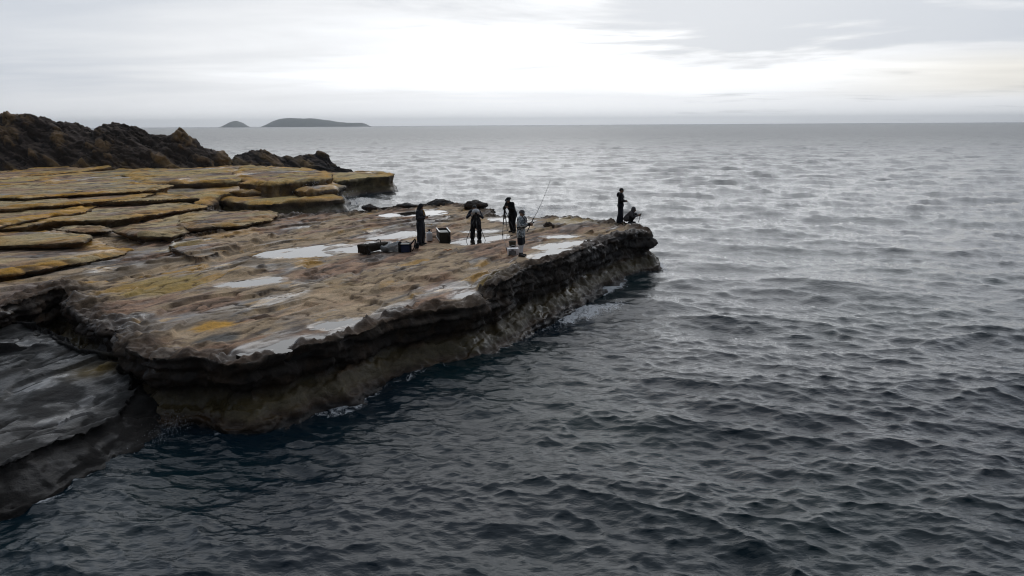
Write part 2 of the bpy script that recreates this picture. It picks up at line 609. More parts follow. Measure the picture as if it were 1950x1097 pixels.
def shape_rock(V, Q, rim=None, amp=1.0, seed=0.0, terr=0.07, far=1.0, cliff=0.16, rimdark=0.9, ochre=0.35, lump=0.10,
               spots=(), base_tone=None, dark_face=1.0, zwater=True, band=0.0, cracks=0.06):
    """give a remeshed rock its bedding, lumps and pits, then its colours; returns verts, colours, wetness"""
    nrm = quad_normals(V, Q)
    up = sstep(nrm[:, 2], 0.45, 0.85)
    x, y, z = V.T
    s = x * STRIKE[0] + y * STRIKE[1]
    t = x * CROSS[0] + y * CROSS[1]
    f = 1.0 / far
    drim = seg_dist(V[:, :2], rim, False) if rim is not None else np.full(len(V), 5.0)
    near = 1 - sstep(drim, 0.25, 1.7)
    # bedding steps on the top
    q = 4.2 * fbm(s * .10 * f + seed, t * .26 * f, np.zeros_like(s) + seed, 5, .55) + 0.10 * t * f
    fr = q - np.floor(q)
    stp = np.floor(q) + sstep(fr, 0.90, 1.0)
    top = amp * (terr * (stp - q * 0.55) + 0.10 * far * fbm(s * .5 * f, t * 1.1 * f, z * 0 + seed + 4, 4, .5)
                 + 0.018 * far * fbm(s * 2.2 * f, t * 4.5 * f, z * 0 + 2, 3, .6))
    lumps = lump * near * (fbm(x * 1.7 * f, y * 1.7 * f, z * 1.7 * f + seed, 4, .6) * 1.7 + 0.25)
    V = V.copy()
    crack = None
    if cracks:
        c_a = np.abs(fbm(s * .16 * f + seed * 3, t * .34 * f, z * 0 + 11, 4, .5))
        c_b = np.abs(fbm(s * .55 * f + seed, t * .22 * f, z * 0 + 40, 4, .5))
        crack = np.maximum(np.exp(-(c_a / .010) ** 2), .8 * np.exp(-(c_b / .008) ** 2) * sstep(fbm(s * .1, t * .1, z * 0 + 60, 2), -.05, .15))
        top = top - cracks * far * crack
    V[:, 2] += up * (top + lumps)
    # weathered faces: banded, pitted
    c1 = fbm(x * .8 * f + seed, y * .8 * f, z * 2.2 * f, 5, .55)
    c2 = 1 - np.abs(fbm(x * 2.2 * f, y * 2.2 * f + seed, z * 4.0 * f, 3, .5)) * 2
    c3 = fbm(x * 5 * f, y * 5 * f, z * 8 * f + seed, 3, .6)
    c4 = np.floor(5 * fbm(x * .9 * f, y * .9 * f + seed, z * 1.6 * f, 3, .5)) / 5
    dface = cliff * (1.1 * c1 + 0.9 * c4 + 0.45 * (c2 - 0.6)) + 0.05 * far * c3
    strata = fbm(x * .12, y * .12, z * 5.5 * f + seed, 2, .5)
    dface = dface + .05 * cliff / .17 * np.tanh(strata * 7)
    V += nrm * ((1 - up) * dface)[:, None]
    # ---------------- colours
    G_ = 1.7
    a1 = G_ * fbm(s * .22 * f + 3 + seed, t * .6 * f, z * 0 + 1.3, 5, .55)
    a2 = G_ * fbm(s * .35 * f - 7, t * .9 * f + seed, z * 0 + 9.1, 5, .55)
    a3 = G_ * fbm(s * .9 * f, t * 2.4 * f, z * 0 + 20.5 + seed, 4, .6)
    col = np.repeat((TAN if base_tone is None else np.asarray(base_tone))[None], len(V), 0)
    col = blend(col, PINK, sstep(a1, -.15, .35) * .85)
    col = blend(col, GREY, sstep(a2, .05, .5) * .55)
    col = blend(col, BROWN * 1.5, sstep(a3 + 0.3 * a1, .10, .45) * .80)
    damp = sstep(fbm(s * .13 * f + 5, t * .33 * f + seed, z * 0 + 77, 5, .6) + .12 * a3, -.02, .20)      # wet rock is darker
    col = col * (1 - .58 * damp)[:, None]
    col = blend(col, OCHRE * 0.95, sstep(a2 - .6 * a1, .62 - ochre, .95 - ochre) * .75)
    edge = (1 - up) * sstep(nrm[:, 2], -0.2, 0.5)
    col = blend(col, GOLD, np.clip(edge * ochre * 1.6 * sstep(a1, -.4, .3), 0, .8))
    for (sx_, sy_, sr, rgb, k) in spots:
        d = np.hypot((s - (sx_ * STRIKE[0] + sy_ * STRIKE[1])) / 1.5, t - (sx_ * CROSS[0] + sy_ * CROSS[1])) / sr
        col = blend(col, rgb, k * (1 - sstep(d + .35 * a3, .55, 1.05)))
    if band:                                                # lichen-yellow band along the outer edge of a bed
        bn = np.exp(-((drim + .5 * a3 - .55) / .55) ** 2) * sstep(a1, -.5, .1)
        col = blend(col, OCHRE * 1.05, np.clip(bn * band, 0, .9))
    if crack is not None:
        col = blend(col, BROWN * .5, crack * .85)
    # dark crust on the seaward rim; faces take crust plus painted undercut shade
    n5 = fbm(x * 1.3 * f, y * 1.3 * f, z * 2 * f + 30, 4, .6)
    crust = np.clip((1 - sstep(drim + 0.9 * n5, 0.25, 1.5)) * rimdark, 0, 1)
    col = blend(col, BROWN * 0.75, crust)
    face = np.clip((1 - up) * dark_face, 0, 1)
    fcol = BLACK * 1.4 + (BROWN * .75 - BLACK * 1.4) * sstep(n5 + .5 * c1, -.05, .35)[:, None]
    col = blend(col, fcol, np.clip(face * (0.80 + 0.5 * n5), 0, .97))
    wet = 0.30 + 0.25 * a2 + 0.2 * crust + .30 * damp
    if zwater:
        low = 1 - sstep(V[:, 2] + 0.12 * n5, 0.50, 0.72)
        col = blend(col, OLIVE, low * (0.85 + 0.3 * c1))
        col = blend(col, WEED, (1 - sstep(V[:, 2] + 0.10 * n5, 0.14, 0.34)) * .9)
        col = blend(col, BLACK, (1 - sstep(V[:, 2] + 0.06 * n5, 0.02, 0.14)) * .85)
        wet = wet + 0.35 * low
    return V, np.clip(col, 0.004, .8), np.clip(wet, 0, 1), up


def rock_object(name, parts, vox, mat, parent=None, zcut=-0.5, puddles=(), **kw):
    V, Q = voxel(*merge(parts), vox)
    cz = V[Q, 2].max(1)
    V, Q, _ = keep_faces(V, Q, cz > zcut)
    V = relax(V, Q, 2, 0.5)
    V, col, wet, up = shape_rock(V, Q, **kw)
    sheets = []
    for poly, depth in puddles:
        near = np.where(np.all((V[:, :2] > poly.min(0) - 1.6) & (V[:, :2] < poly.max(0) + 1.6), 1) & (up > .3))[0]
        if len(near) < 20:
            continue
        xy = V[near, :2]
        sd = sdist(xy, poly)
        core = sd > 0.0
        if core.sum() < 6:
            continue
        zp = np.percentile(V[near][core, 2], 42)
        ss, tt = xy @ STRIKE, xy @ CROSS
        zl = V[near, 2]
        siz = max(.25, sd.max())
        sdn = sd + 1.5 * siz * (fbm(ss * .6 / siz, tt * 1.7 / siz, np.zeros(len(xy)) + zp * 9, 5, .62) + .06)
        target = zp - depth * np.clip(sdn, -0.30, 0.5) + .016 * fbm(ss * 2.0, tt * 6.0, np.zeros(len(xy)), 3, .6)
        wgt = sstep(sd, -1.1, -0.48) * up[near] * (1 - sstep(np.abs(zl - zp), .22, .40)) * sstep(seg_dist(xy, kw['rim'], False), .25, .7)
        V[near, 2] = lerp(zl, target, wgt)
        dark = sstep(sdn, -0.22, 0.0)
        col[near] = blend(col[near], col[near] * 0.55, dark * wgt)
        wet[near] = np.maximum(wet[near], sstep(sd, -0.5, -0.05) * .9)
        sheets.append((poly, zp))
    me = mesh_arrays(name, V, Q)
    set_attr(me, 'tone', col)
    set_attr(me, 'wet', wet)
    o = new_obj(name, me, mat, parent)
    return o, V, Q, sheets


# ------------------------------------------------------------------ the rock platform
CLIFF = [('t', 0, -.30), ('t', -.02, -.10), ('t', -.09, .03), ('t', -.24, .08), ('t', -.45, .05), ('t', -.66, -.06), ('t', -.86, -.20), ('a', .62, -.20),
         ('a', .54, .02), ('a', .36, .22), ('a', .14, .42), ('a', -.10, .58), ('a', -.5, .7), ('a', -1.0, .8)]
LEDGE = [('t', 0, -.55), ('t', -.04, -.24), ('t', -.12, -.03), ('t', -.22, .02), ('t', -.31, -.16), ('t', -.40, -.50), ('t', -.75, -.55), ('a', .9, -.5)]

h0 = 1.6
rim_pix = [(-90, 605, h0), (-40, 598, h0), (0, 590, h0), (55, 566, h0), (112, 546, h0), (128, 562, h0), (150, 588, h0), (205, 615, h0),
           (232, 642, h0), (275, 668, h0), (330, 674, h0), (400, 664, h0), (452, 687, h0), (520, 669, h0), (575, 651, h0), (640, 641, h0),
           (690, 622, h0), (740, 606, h0), (790, 592, h0), (860, 580, h0), (905, 574, h0), (950, 552, 1.62), (1000, 522, 1.66),
           (1060, 500, 1.7), (1100, 484, 1.74), (1150, 458, 1.76), (1195, 444, 1.76), (1232, 443, 1.72), (1244, 446, 1.6)]
back_pix = [(1236, 438, 1.66), (1222, 430, 1.74), (1185, 421, 1.78), (1140, 415, 1.74), (1090, 408, 1.70), (1040, 411, 1.62), (985, 412, 1.55), (940, 408, h0), (926, 388, h0),
            (860, 384, h0), (800, 386, h0), (720, 391, h0), (655, 401, h0), (560, 403, h0), (470, 404, h0), (420, 398, h0), (390, 388, h0)]
inland = [(330, 376, h0), (200, 372, h0), (0, 372, h0), (-100, 374, h0), (-110, 500, h0)]
platform_ol = outline(rim_pix + back_pix + inland, 0.28, 0.34, 0.55, 1.3, 1)
rim_line = outline(rim_pix + back_pix, 0.5, 0.0, 0.55, 1.3, 1)
rim_line = np.array([[*P(u, v, h)] for u, v, h in rim_pix + back_pix])

# raised eastern block along the rim where the angler stands
east_pix = [(938, 540, 2.0), (966, 520, 2.06), (1000, 499, 2.05), (1050, 489, 2.02), (1092, 474, 1.99), (1132, 457, 1.96), (1162, 446, 1.95), (1200, 440, 1.93),
            (1228, 440, 1.80), (1205, 428, 1.86), (1175, 425, 1.80), (1140, 430, 1.66), (1090, 448, 1.52), (1040, 462, 1.50),
            (990, 468, 1.56), (930, 478, 1.55), (880, 497, 1.50), (890, 520, 1.66)]
east_ol = outline(east_pix, 0.25, 0.18, 0.8, 4.1, 1)
# smaller beds lying on the platform
bed_a = outline([(362, 519, 1.72), (410, 502, 1.72), (470, 487, 1.70), (500, 487, 1.68), (492, 504, 1.72), (470, 513, 1.74), (420, 523, 1.74)], .25, .1, .9, 6.0)
bed_b = outline([(318, 455, 1.85), (365, 440, 1.85), (430, 428, 1.82), (520, 424, 1.75), (532, 436, 1.80), (460, 456, 1.86), (395, 482, 1.86), (372, 488, 1.84), (330, 470, 1.86)], .25, .15, .7, 7.0)
bed_c = outline([(-110, 544, 1.72), (0, 530, 1.72), (160, 498, 1.74), (320, 478, 1.76), (330, 488, 1.76), (200, 515, 1.76), (90, 548, 1.74), (0, 578, 1.70), (-100, 592, 1.66)], .3, .18, .5, 8.0)
bed_d = outline([(560, 548, 1.655), (640, 545, 1.67), (745, 541, 1.67), (790, 532, 1.64), (760, 520, 1.60), (640, 528, 1.60), (560, 538, 1.60)], .25, .12, .7, 9.0)
bed_e = outline([(1040, 418, 1.80), (1080, 410, 1.86), (1120, 411, 1.86), (1140, 424, 1.84), (1110, 440, 1.80), (1050, 438, 1.74), (1010, 430, 1.70)], .25, .12, .7, 9.5)
bed_f = outline([(520, 424, 1.72), (560, 412, 1.74), (660, 404, 1.72), (760, 418, 1.66), (800, 428, 1.64), (700, 426, 1.72), (600, 424, 1.76), (545, 434, 1.76)], .3, .12, .5, 5.5)

BED = [('t', 0, -.30), ('t', -.02, -.12), ('t', -.06, 0), ('t', -.12, -.04), ('t', -.25, -.22), ('a', .9, -.3)]
parts = [tri_loft(platform_ol, CLIFF), tri_loft(east_ol, CLIFF)]
for b_ in (bed_a, bed_b, bed_c, bed_d, bed_e, bed_f):
    parts.append(tri_loft(b_, BED))


def pud(pix, h=1.6, step=.25, rough=.14):
    return outline([(u, v, h) for u, v in pix], step, rough, 0.9, float(len(pix)) + pix[0][0] * .01)[:, :2]


puddles = [
    (pud([(482, 486), (520, 474), (590, 466), (655, 461), (662, 470), (630, 482), (560, 488)]), .10),
    (pud([(462, 668), (495, 652), (545, 637), (595, 627), (630, 629), (585, 642), (520, 659)]), .10),
    (pud([(590, 612), (620, 600), (680, 594), (694, 600), (650, 612)]), .10),
    (pud([(856, 563), (876, 552), (900, 549), (906, 555), (884, 563)]), .12),
    (pud([(690, 452), (740, 440), (790, 434), (805, 440), (760, 450)]), .10),
    (pud([(640, 470), (690, 458), (740, 456), (760, 468), (720, 474), (670, 478)]), .08),
    (pud([(858, 460), (890, 452), (960, 444), (975, 449), (930, 458), (890, 463)]), .10),
    (pud([(1006, 488), (1030, 478), (1075, 474), (1100, 472), (1060, 485), (1030, 490)], 1.75), .10),
    (pud([(1010, 470), (1060, 460), (1110, 456), (1130, 455), (1090, 467), (1040, 473)], 1.7), .10),
    (pud([(400, 540), (450, 530), (530, 522), (536, 530), (480, 540)]), .08),
    (pud([(870, 440), (930, 436), (960, 437), (930, 442)]), .10),
    (pud([(1020, 446), (1080, 443), (1105, 446), (1060, 450)], 1.65), .10),
    (pud([(700, 408), (780, 398), (840, 396), (850, 402), (780, 408)]), .08),
    (pud([(1020, 420), (1000, 414), (940, 414), (930, 418), (980, 422)]), .08),
]
pxy = lambda u, v, h=1.6: tuple(P(u, v, h))
spots = [(*pxy(412, 607), .55, OCHRE * 1.1, .95), (*pxy(300, 538), 1.3, GOLD * 1.15, .8), (*pxy(235, 545), .7, OCHRE * .8, .5),
         (*pxy(500, 480), .5, OCHRE, .5), (*pxy(410, 632), .5, (.05, .075, .09), .8), (*pxy(1095, 420), 1.6, GOLD * 1.1, .75),
         (*pxy(1200, 428), 1.0, GOLD * .9, .6), (*pxy(945, 540), .6, GOLD * 1.1, .9), (*pxy(970, 528), .6, GOLD * .7, .6),
         (*pxy(440, 445), 1.3, OCHRE * .8, .6), (*pxy(640, 560), 2.0, TAN * 1.1, .5), (*pxy(340, 470), .9, GOLD, .7),
         (*pxy(150, 505), 1.0, GREY * .9, .5), (*pxy(640, 535), .8, GOLD * .8, .35), (*pxy(540, 660), 1.2, GREY, .3)]
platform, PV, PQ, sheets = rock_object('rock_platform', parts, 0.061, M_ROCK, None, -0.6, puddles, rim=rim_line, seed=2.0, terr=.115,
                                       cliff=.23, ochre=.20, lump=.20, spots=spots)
tag(platform, 'flat wet sandstone shelf with dark undercut sea cliff', None, None, 'structure')

# puddle water
m, n, b = new_mat('still_water')
b.inputs['Base Color'].default_value = (.035, .03, .025, 1)
b.inputs['Roughness'].default_value = .03
b.inputs['IOR'].default_value = 1.33
n.put(b.inputs['Normal'], bump(n, n.noise(n.node('ShaderNodeNewGeometry').outputs['Position'], 9, 2, .5), .05, .01))
M_STILL = m
for poly, zp in sheets:
    for f_ in (.30, .22, .14, .06, 0):
        wide = poly + out_normals(poly) * f_
        if simple(wide):
            break
    ol = np.column_stack([wide, np.full(len(poly), zp)])
    V, F = tri_loft(ol, [('t', 0, 0), ('t', -.15, 0)])
    me = bpy.data.meshes.new('puddle')
    me.from_pydata([tuple(p) for p in V], [], F)
    new_obj('puddle', me, M_STILL, platform, False)

# ------------------------------------------------------------------ lower wet shelf at the left, in the near corner
shelf_ol = outline([(-140, 606, .95), (-60, 604, .95), (0, 600, .95), (70, 598, .95), (140, 624, 1.0), (160, 652, 1.02), (240, 658, 1.02), (276, 688, .96), (288, 730, .84),
                    (280, 770, .60), (232, 808, .60), (120, 850, .62), (0, 895, .64), (-140, 945, .66)], .25, .22, .7, 11.0, 1)
SHELF = [('t', 0, -1.1), ('t', -.06, -.65), ('t', -.16, -.30), ('t', -.32, -.06), ('a', .15, .18), ('a', .0, .3), ('a', -.6, .5), ('a', -1.0, .6)]
knob_ol = outline([(-200, 606, 1.12), (0, 603, 1.12), (62, 600, 1.14), (120, 618, 1.08), (146, 646, 1.0), (90, 652, 1.06), (0, 655, 1.1), (-200, 668, 1.1)], .2, .12, .9, 12.0, 1)
DARKGREY = np.array([.024, .024, .023])
shelf, SV, SQ, _ = rock_object('lower_rock_shelf', [tri_loft(shelf_ol, SHELF), tri_loft(knob_ol, SHELF[:4] + [('a', .5, 0)])], 0.055, M_SHELF, None, -.4,
                               rim=np.array([P(u, v, .8) for u, v in [(160, 652), (240, 658), (274, 690), (286, 735), (278, 775), (225, 815), (120, 858), (0, 905), (-140, 960)]]),
                               seed=5.0, terr=.09, cliff=.10, ochre=-.3, lump=.10, base_tone=DARKGREY * 1.4, rimdark=.9,
                               spots=[(*pxy(40, 640, 1), 3.2, DARKGREY, .85), (*pxy(60, 720, .8), 3.2, DARKGREY, .85), (*pxy(175, 705, .85), .5, GOLD * .5, .7)], zwater=False)
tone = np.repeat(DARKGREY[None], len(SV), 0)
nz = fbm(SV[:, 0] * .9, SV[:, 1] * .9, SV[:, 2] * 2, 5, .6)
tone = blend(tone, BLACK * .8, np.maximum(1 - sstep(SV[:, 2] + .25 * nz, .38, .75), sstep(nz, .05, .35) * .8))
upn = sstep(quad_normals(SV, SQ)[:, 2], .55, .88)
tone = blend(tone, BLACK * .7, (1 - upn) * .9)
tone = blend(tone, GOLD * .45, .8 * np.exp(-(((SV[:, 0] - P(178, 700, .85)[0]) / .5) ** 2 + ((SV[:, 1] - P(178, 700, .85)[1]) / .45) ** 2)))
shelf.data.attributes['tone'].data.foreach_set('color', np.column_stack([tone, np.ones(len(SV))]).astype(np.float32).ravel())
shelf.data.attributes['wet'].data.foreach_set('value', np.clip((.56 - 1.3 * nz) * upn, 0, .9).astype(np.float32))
tag(shelf, 'low dark glossy rock shelf in the near left corner', None, None, 'structure')

# ------------------------------------------------------------------ upper ledges on the left: slabs of the same shelf
slab_specs = [
    # outline (u, v, h), seed, voxel, ochre
    ([(-120, 447, 2.0), (0, 442, 2.0), (110, 434, 2.0), (190, 446, 1.98), (256, 466, 1.86), (200, 479, 1.94), (165, 486, 2.0), (80, 500, 2.04), (0, 510, 2.06), (-120, 526, 2.06)], 21, .07, .35),
    ([(214, 432, 1.98), (262, 418, 2.0), (330, 408, 1.98), (400, 402, 1.92), (458, 406, 1.78), (400, 424, 1.90), (330, 440, 1.96), (262, 446, 2.0)], 22, .07, .10),
    ([(-120, 395, 2.2), (0, 388, 2.2), (130, 380, 2.2), (260, 377, 2.2), (370, 385, 2.1), (398, 392, 2.0), (330, 399, 2.12), (200, 411, 2.2), (100, 421, 2.2), (0, 432, 2.2), (-120, 442, 2.2)], 23, .09, .30),
    ([(-120, 372, 2.42), (0, 366, 2.42), (150, 358, 2.42), (300, 362, 2.36), (372, 374, 2.26), (250, 378, 2.40), (100, 388, 2.42), (0, 396, 2.42), (-120, 402, 2.42)], 24, .10, .30),
    ([(90, 430, 1.95), (150, 424, 1.95), (210, 423, 1.93), (214, 434, 1.93), (160, 436, 1.94)], 25, .07, .1),
]
def strip(u0, u1, v0, v1, h, tilt=0.0, skew=0.0):
    w_, d_ = u1 - u0, v1 - v0
    f = lambda a, b_: (u0 + a * w_ + skew * b_, v0 + b_ * d_ + tilt * a * w_, h)
    return [f(0, .45), f(.12, .12), f(.42, 0), (u0 + .80 * w_, v0 + .05 * d_ + tilt * .8 * w_, h - .03), f(1, .40), f(.93, .72), f(.60, .88), f(.35, 1), f(.10, .93)]


for q in [(-60, 178, 434, 462, 2.12, -.01, 0, .2), (-110, 300, 372, 398, 2.52, -.05, 0, .35), (-110, 190, 404, 432, 2.36, -.09, 0, .4), (-110, 330, 352, 376, 2.66, -.03, 0, .35),
          (330, 535, 402, 430, 1.96, -.05, 0, .15)]:
    slab_specs.append((strip(*q[:7]), 50 + q[0] * .1, .075, q[7]))
def dipping(pix, k):
    vv = [p[1] for p in pix]
    lo, hi = min(vv), max(vv)
    r_ = random.Random(int(pix[0][0] * 13 + pix[0][1]))
    return [(u + r_.uniform(-.02, .02) * (hi - lo) * 6, v + r_.uniform(-.10, .10) * (hi - lo), h - k * (1 - (v - lo) / (hi - lo)) + r_.uniform(-.03, .03)) for u, v, h in pix]


for pix, seed, vox, oc in slab_specs:
    pix = dipping(pix, .32)
    ol = outline(pix, .25, .30, .5, seed * 1.37, 0)
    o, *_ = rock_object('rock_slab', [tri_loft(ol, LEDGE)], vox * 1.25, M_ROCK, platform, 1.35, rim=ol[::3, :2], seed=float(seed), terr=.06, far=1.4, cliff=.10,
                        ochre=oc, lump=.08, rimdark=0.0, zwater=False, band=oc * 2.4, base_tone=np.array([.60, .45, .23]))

# ------------------------------------------------------------------ far terraces reaching the sea behind the inlet
TERR = [('t', 0, -.9), ('t', -.05, -.35), ('t', -.16, .0), ('t', -.42, .08), ('t', -.75, -.25), ('a', .5, -.1), ('a', .2, .25), ('a', -.2, .5), ('a', -1.0, .8)]
far_specs = [
    ([(-120, 360, 1.75), (0, 352, 1.8), (200, 338, 1.85), (330, 331, 1.85), (440, 324, 1.9), (500, 314, 2.0), (575, 316, 1.95), (622, 329, 1.8), (650, 346, 1.66), (636, 353, 1.66),
      (560, 350, 1.8), (500, 356, 1.7), (420, 364, 1.6), (400, 386, 1.45), (200, 392, 1.45), (-120, 402, 1.45)], 31),
    ([(412, 372, 1.30), (440, 354, 1.42), (540, 346, 1.45), (600, 354, 1.42), (655, 372, 1.25), (600, 378, 1.25), (480, 384, 1.2)], 32),
    ([(615, 326, 1.95), (700, 321, 1.9), (749, 326, 1.85), (744, 331, 1.80), (690, 334, 1.80), (640, 341, 1.75), (612, 338, 1.75)], 33),
    ([(-120, 330, 2.2), (0, 324, 2.2), (110, 313, 2.25), (210, 300, 2.4), (272, 303, 2.4), (200, 316, 2.25), (130, 324, 2.2), (0, 337, 2.15), (-120, 343, 2.1)], 34),
    ([(-120, 326, 1.9), (0, 322, 1.9), (300, 304, 1.9), (420, 306, 1.9), (470, 318, 1.8), (430, 326, 1.8), (300, 334, 1.85), (0, 350, 1.8), (-120, 355, 1.8)], 35),
]
for q in [(-110, 300, 332, 352, 2.16, -.04), (60, 470, 324, 352, 2.14, -.02), (235, 545, 318, 348, 2.26, -.02), (440, 636, 310, 342, 2.36, .03), (-110, 360, 344, 372, 2.06, -.03),
          (420, 575, 341, 362, 1.74, .0), (560, 654, 338, 358, 1.80, .05)]:
    far_specs.append((strip(*q), 60 + q[0] * .1))
for pix, seed in far_specs:
    pix = dipping(pix, .25) if seed > 36 else pix
    ol = outline(pix, .4, .6, .25, seed * 1.11, 0)
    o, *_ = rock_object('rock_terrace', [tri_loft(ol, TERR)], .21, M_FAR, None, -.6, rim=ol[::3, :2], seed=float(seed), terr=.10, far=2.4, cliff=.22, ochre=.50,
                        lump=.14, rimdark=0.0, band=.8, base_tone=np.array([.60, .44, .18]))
    tag(o, None, None, None, 'structure')


def crag(name, sil, dist0, dist1, base_v, seed, tone, vox=.2, thick=7.0, rough=.8):
    """rocky mass whose skyline follows heights along a line: lofted cross-sections, remeshed and weathered"""
    V, F = [], []
    sil = resample(np.array(sil, dtype=float), 6, False)
    prof = [(-1.0, -1.0), (-.85, .25), (-.55, .55), (-.30, .80), (-.10, .97), (.05, 1.0), (.3, .8), (.6, .45), (1.0, -1.0)]
    n = len(prof)
    for k, (u, v) in enumerate(sil):
        f_ = k / (len(sil) - 1)
        D = lerp(dist0, dist1, f_)
        d = pray(u, v)
        d = d / d[1]
        x, y, top = d[0] * D, D, CAM_H + d[2] * D
        wd = thick * (0.55 + 0.45 * min(1, top / 6.0))
        for a, hh in prof:
            zz = top * hh if hh > 0 else hh
            V.append((x + a * wd * .25, y + a * wd, zz))
    for k in range(len(sil) - 1):
        for i in range(n):
            j = (i + 1) % n
            F.append((k * n + i, k * n + j, (k + 1) * n + j, (k + 1) * n + i))
    F.append(tuple(range(n))[::-1])
    F.append(tuple(range((len(sil) - 1) * n, len(sil) * n)))
    V = np.array(V)
    V, Q = voxel(V, F, vox)
    V, Q, _ = keep_faces(V, Q, V[Q, 2].max(1) > -.5)
    V = relax(V, Q, 2)
    nr = quad_normals(V, Q)
    x, y, z = V.T
    dip = z * .9 + 0.45 * x
    wx, wy = x + 1.5 * fbm(x * .2, y * .2, z * .3 + 7, 2), y + 1.5 * fbm(x * .2 + 9, y * .2, z * .3, 2)
    bed = fbm(wx * .10, wy * .10 + seed, dip * .9, 4, .55)
    blk = np.floor(6 * fbm(wx * .26 + seed, wy * .26, dip * .45, 3, .45)) / 6
    blk2 = np.floor(5 * fbm(wx * .7, wy * .7 + seed, dip * 1.3, 2, .45)) / 5
    groove = np.exp(-(np.abs(fbm(wx * .22, wy * .22, dip * .9 + 30 + seed, 3, .5)) / .03) ** 2)
    fine = fbm(x * 1.8, y * 1.8, z * 3.0 + seed, 4, .6)
    V = V + nr * (rough * (1.1 * bed + 1.7 * blk + .6 * blk2 + .16 * fine - .45 * groove))[:, None]
    nr = quad_normals(V, Q)
    up = sstep(nr[:, 2], .4, .9)
    col = np.repeat(np.asarray(tone)[None], len(V), 0)
    col = blend(col, np.array([.30, .185, .08]), sstep(1.6 * blk + bed + .3 * fine, .05, .40) * .75)
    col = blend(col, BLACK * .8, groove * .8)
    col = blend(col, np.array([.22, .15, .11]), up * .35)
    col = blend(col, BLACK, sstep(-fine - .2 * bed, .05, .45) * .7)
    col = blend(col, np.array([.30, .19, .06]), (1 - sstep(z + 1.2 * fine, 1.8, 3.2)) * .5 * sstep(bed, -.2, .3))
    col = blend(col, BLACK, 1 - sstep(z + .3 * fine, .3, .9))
    me = mesh_arrays(name, V, Q)
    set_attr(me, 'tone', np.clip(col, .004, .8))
    set_attr(me, 'wet', np.full(len(V), .35))
    return new_obj(name, me, M_FAR)


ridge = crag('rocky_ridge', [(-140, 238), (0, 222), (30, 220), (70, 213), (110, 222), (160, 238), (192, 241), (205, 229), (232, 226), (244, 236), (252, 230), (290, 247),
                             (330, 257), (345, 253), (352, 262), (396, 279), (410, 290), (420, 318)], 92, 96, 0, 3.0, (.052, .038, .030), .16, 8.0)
tag(ridge, 'tall craggy dark ridge at the far left behind the terraces', None, None, 'structure')
skerry = crag('sea_rock', [(438, 312), (446, 296), (456, 287), (490, 286), (510, 288), (512, 296), (560, 296), (600, 292), (610, 286), (622, 290), (634, 308)], 112, 116, 0, 6.0,
              (.045, .036, .031), .14, 5.0, .5)
tag(skerry, 'long low black rock beyond the yellow terraces, at the sea edge', 'rock')
skerry2 = crag('sea_rock', [(606, 326), (622, 321), (648, 318), (668, 319), (674, 325)], 84, 84, 0, 8.0, (.035, .03, .028), .10, 1.6, .2)
tag(skerry2, 'small black rock lump behind the square far ledge', 'rock')


# ------------------------------------------------------------------ islands on the horizon
def island(name, sil, dist, label):
    pts = resample(np.array(sil, dtype=float), 1.0, False)
    nu, nv = len(pts), 15
    V = []
    for k, (u, v) in enumerate(pts):
        d = pray(u, v)
        d = d / d[1]
        x, top = d[0] * dist, max(0.0, CAM_H + d[2] * dist)
        for j in range(nv):
            a = j / (nv - 1) * 2 - 1
            yy = dist + a * 170
            r = 3.5 * fbm(np.array([x * .02]), np.array([yy * .02]), np.array([1.0]), 4, .6)[0]
            hh = top * (1 - abs(a) ** 2.2) + (r * (1 - abs(a)) * min(1, top / 20) if abs(a) < .95 else 0)
            V.append((x + r * 2, yy, hh - 2.5 if abs(a) > .99 else hh))
    Q = np.array([(k * nv + j, (k + 1) * nv + j, (k + 1) * nv + j + 1, k * nv + j + 1) for k in range(nu - 1) for j in range(nv - 1)])
    me = mesh_arrays(name, np.array(V), Q)
    o = new_obj(name, me, M_ISLE)
    return tag(o, label, 'island')


m, n, b = new_mat('island_scrub')
g = n.node('ShaderNodeNewGeometry').outputs['Position']
f = n.noise(g, .02, 5, .6)
n.put(b.inputs['Base Color'], n.mix(f, (.06, .085, .07), (.14, .14, .11)))
b.inputs['Roughness'].default_value = .95
M_ISLE = m
ISL = 5200
island('island', [(508, 241.5), (514, 236), (524, 230), (535, 226), (552, 224.5), (575, 226), (592, 225), (610, 227.5), (632, 230), (648, 233), (668, 234), (685, 234), (695, 236), (700, 239.8)], ISL,
       'long low hazy island with a flat top on the horizon')
island('island', [(431, 241.8), (437, 236.5), (443, 232), (448, 230.3), (453, 231.5), (459, 236), (464, 241.6)], ISL, 'small dome-shaped hazy islet on the horizon')


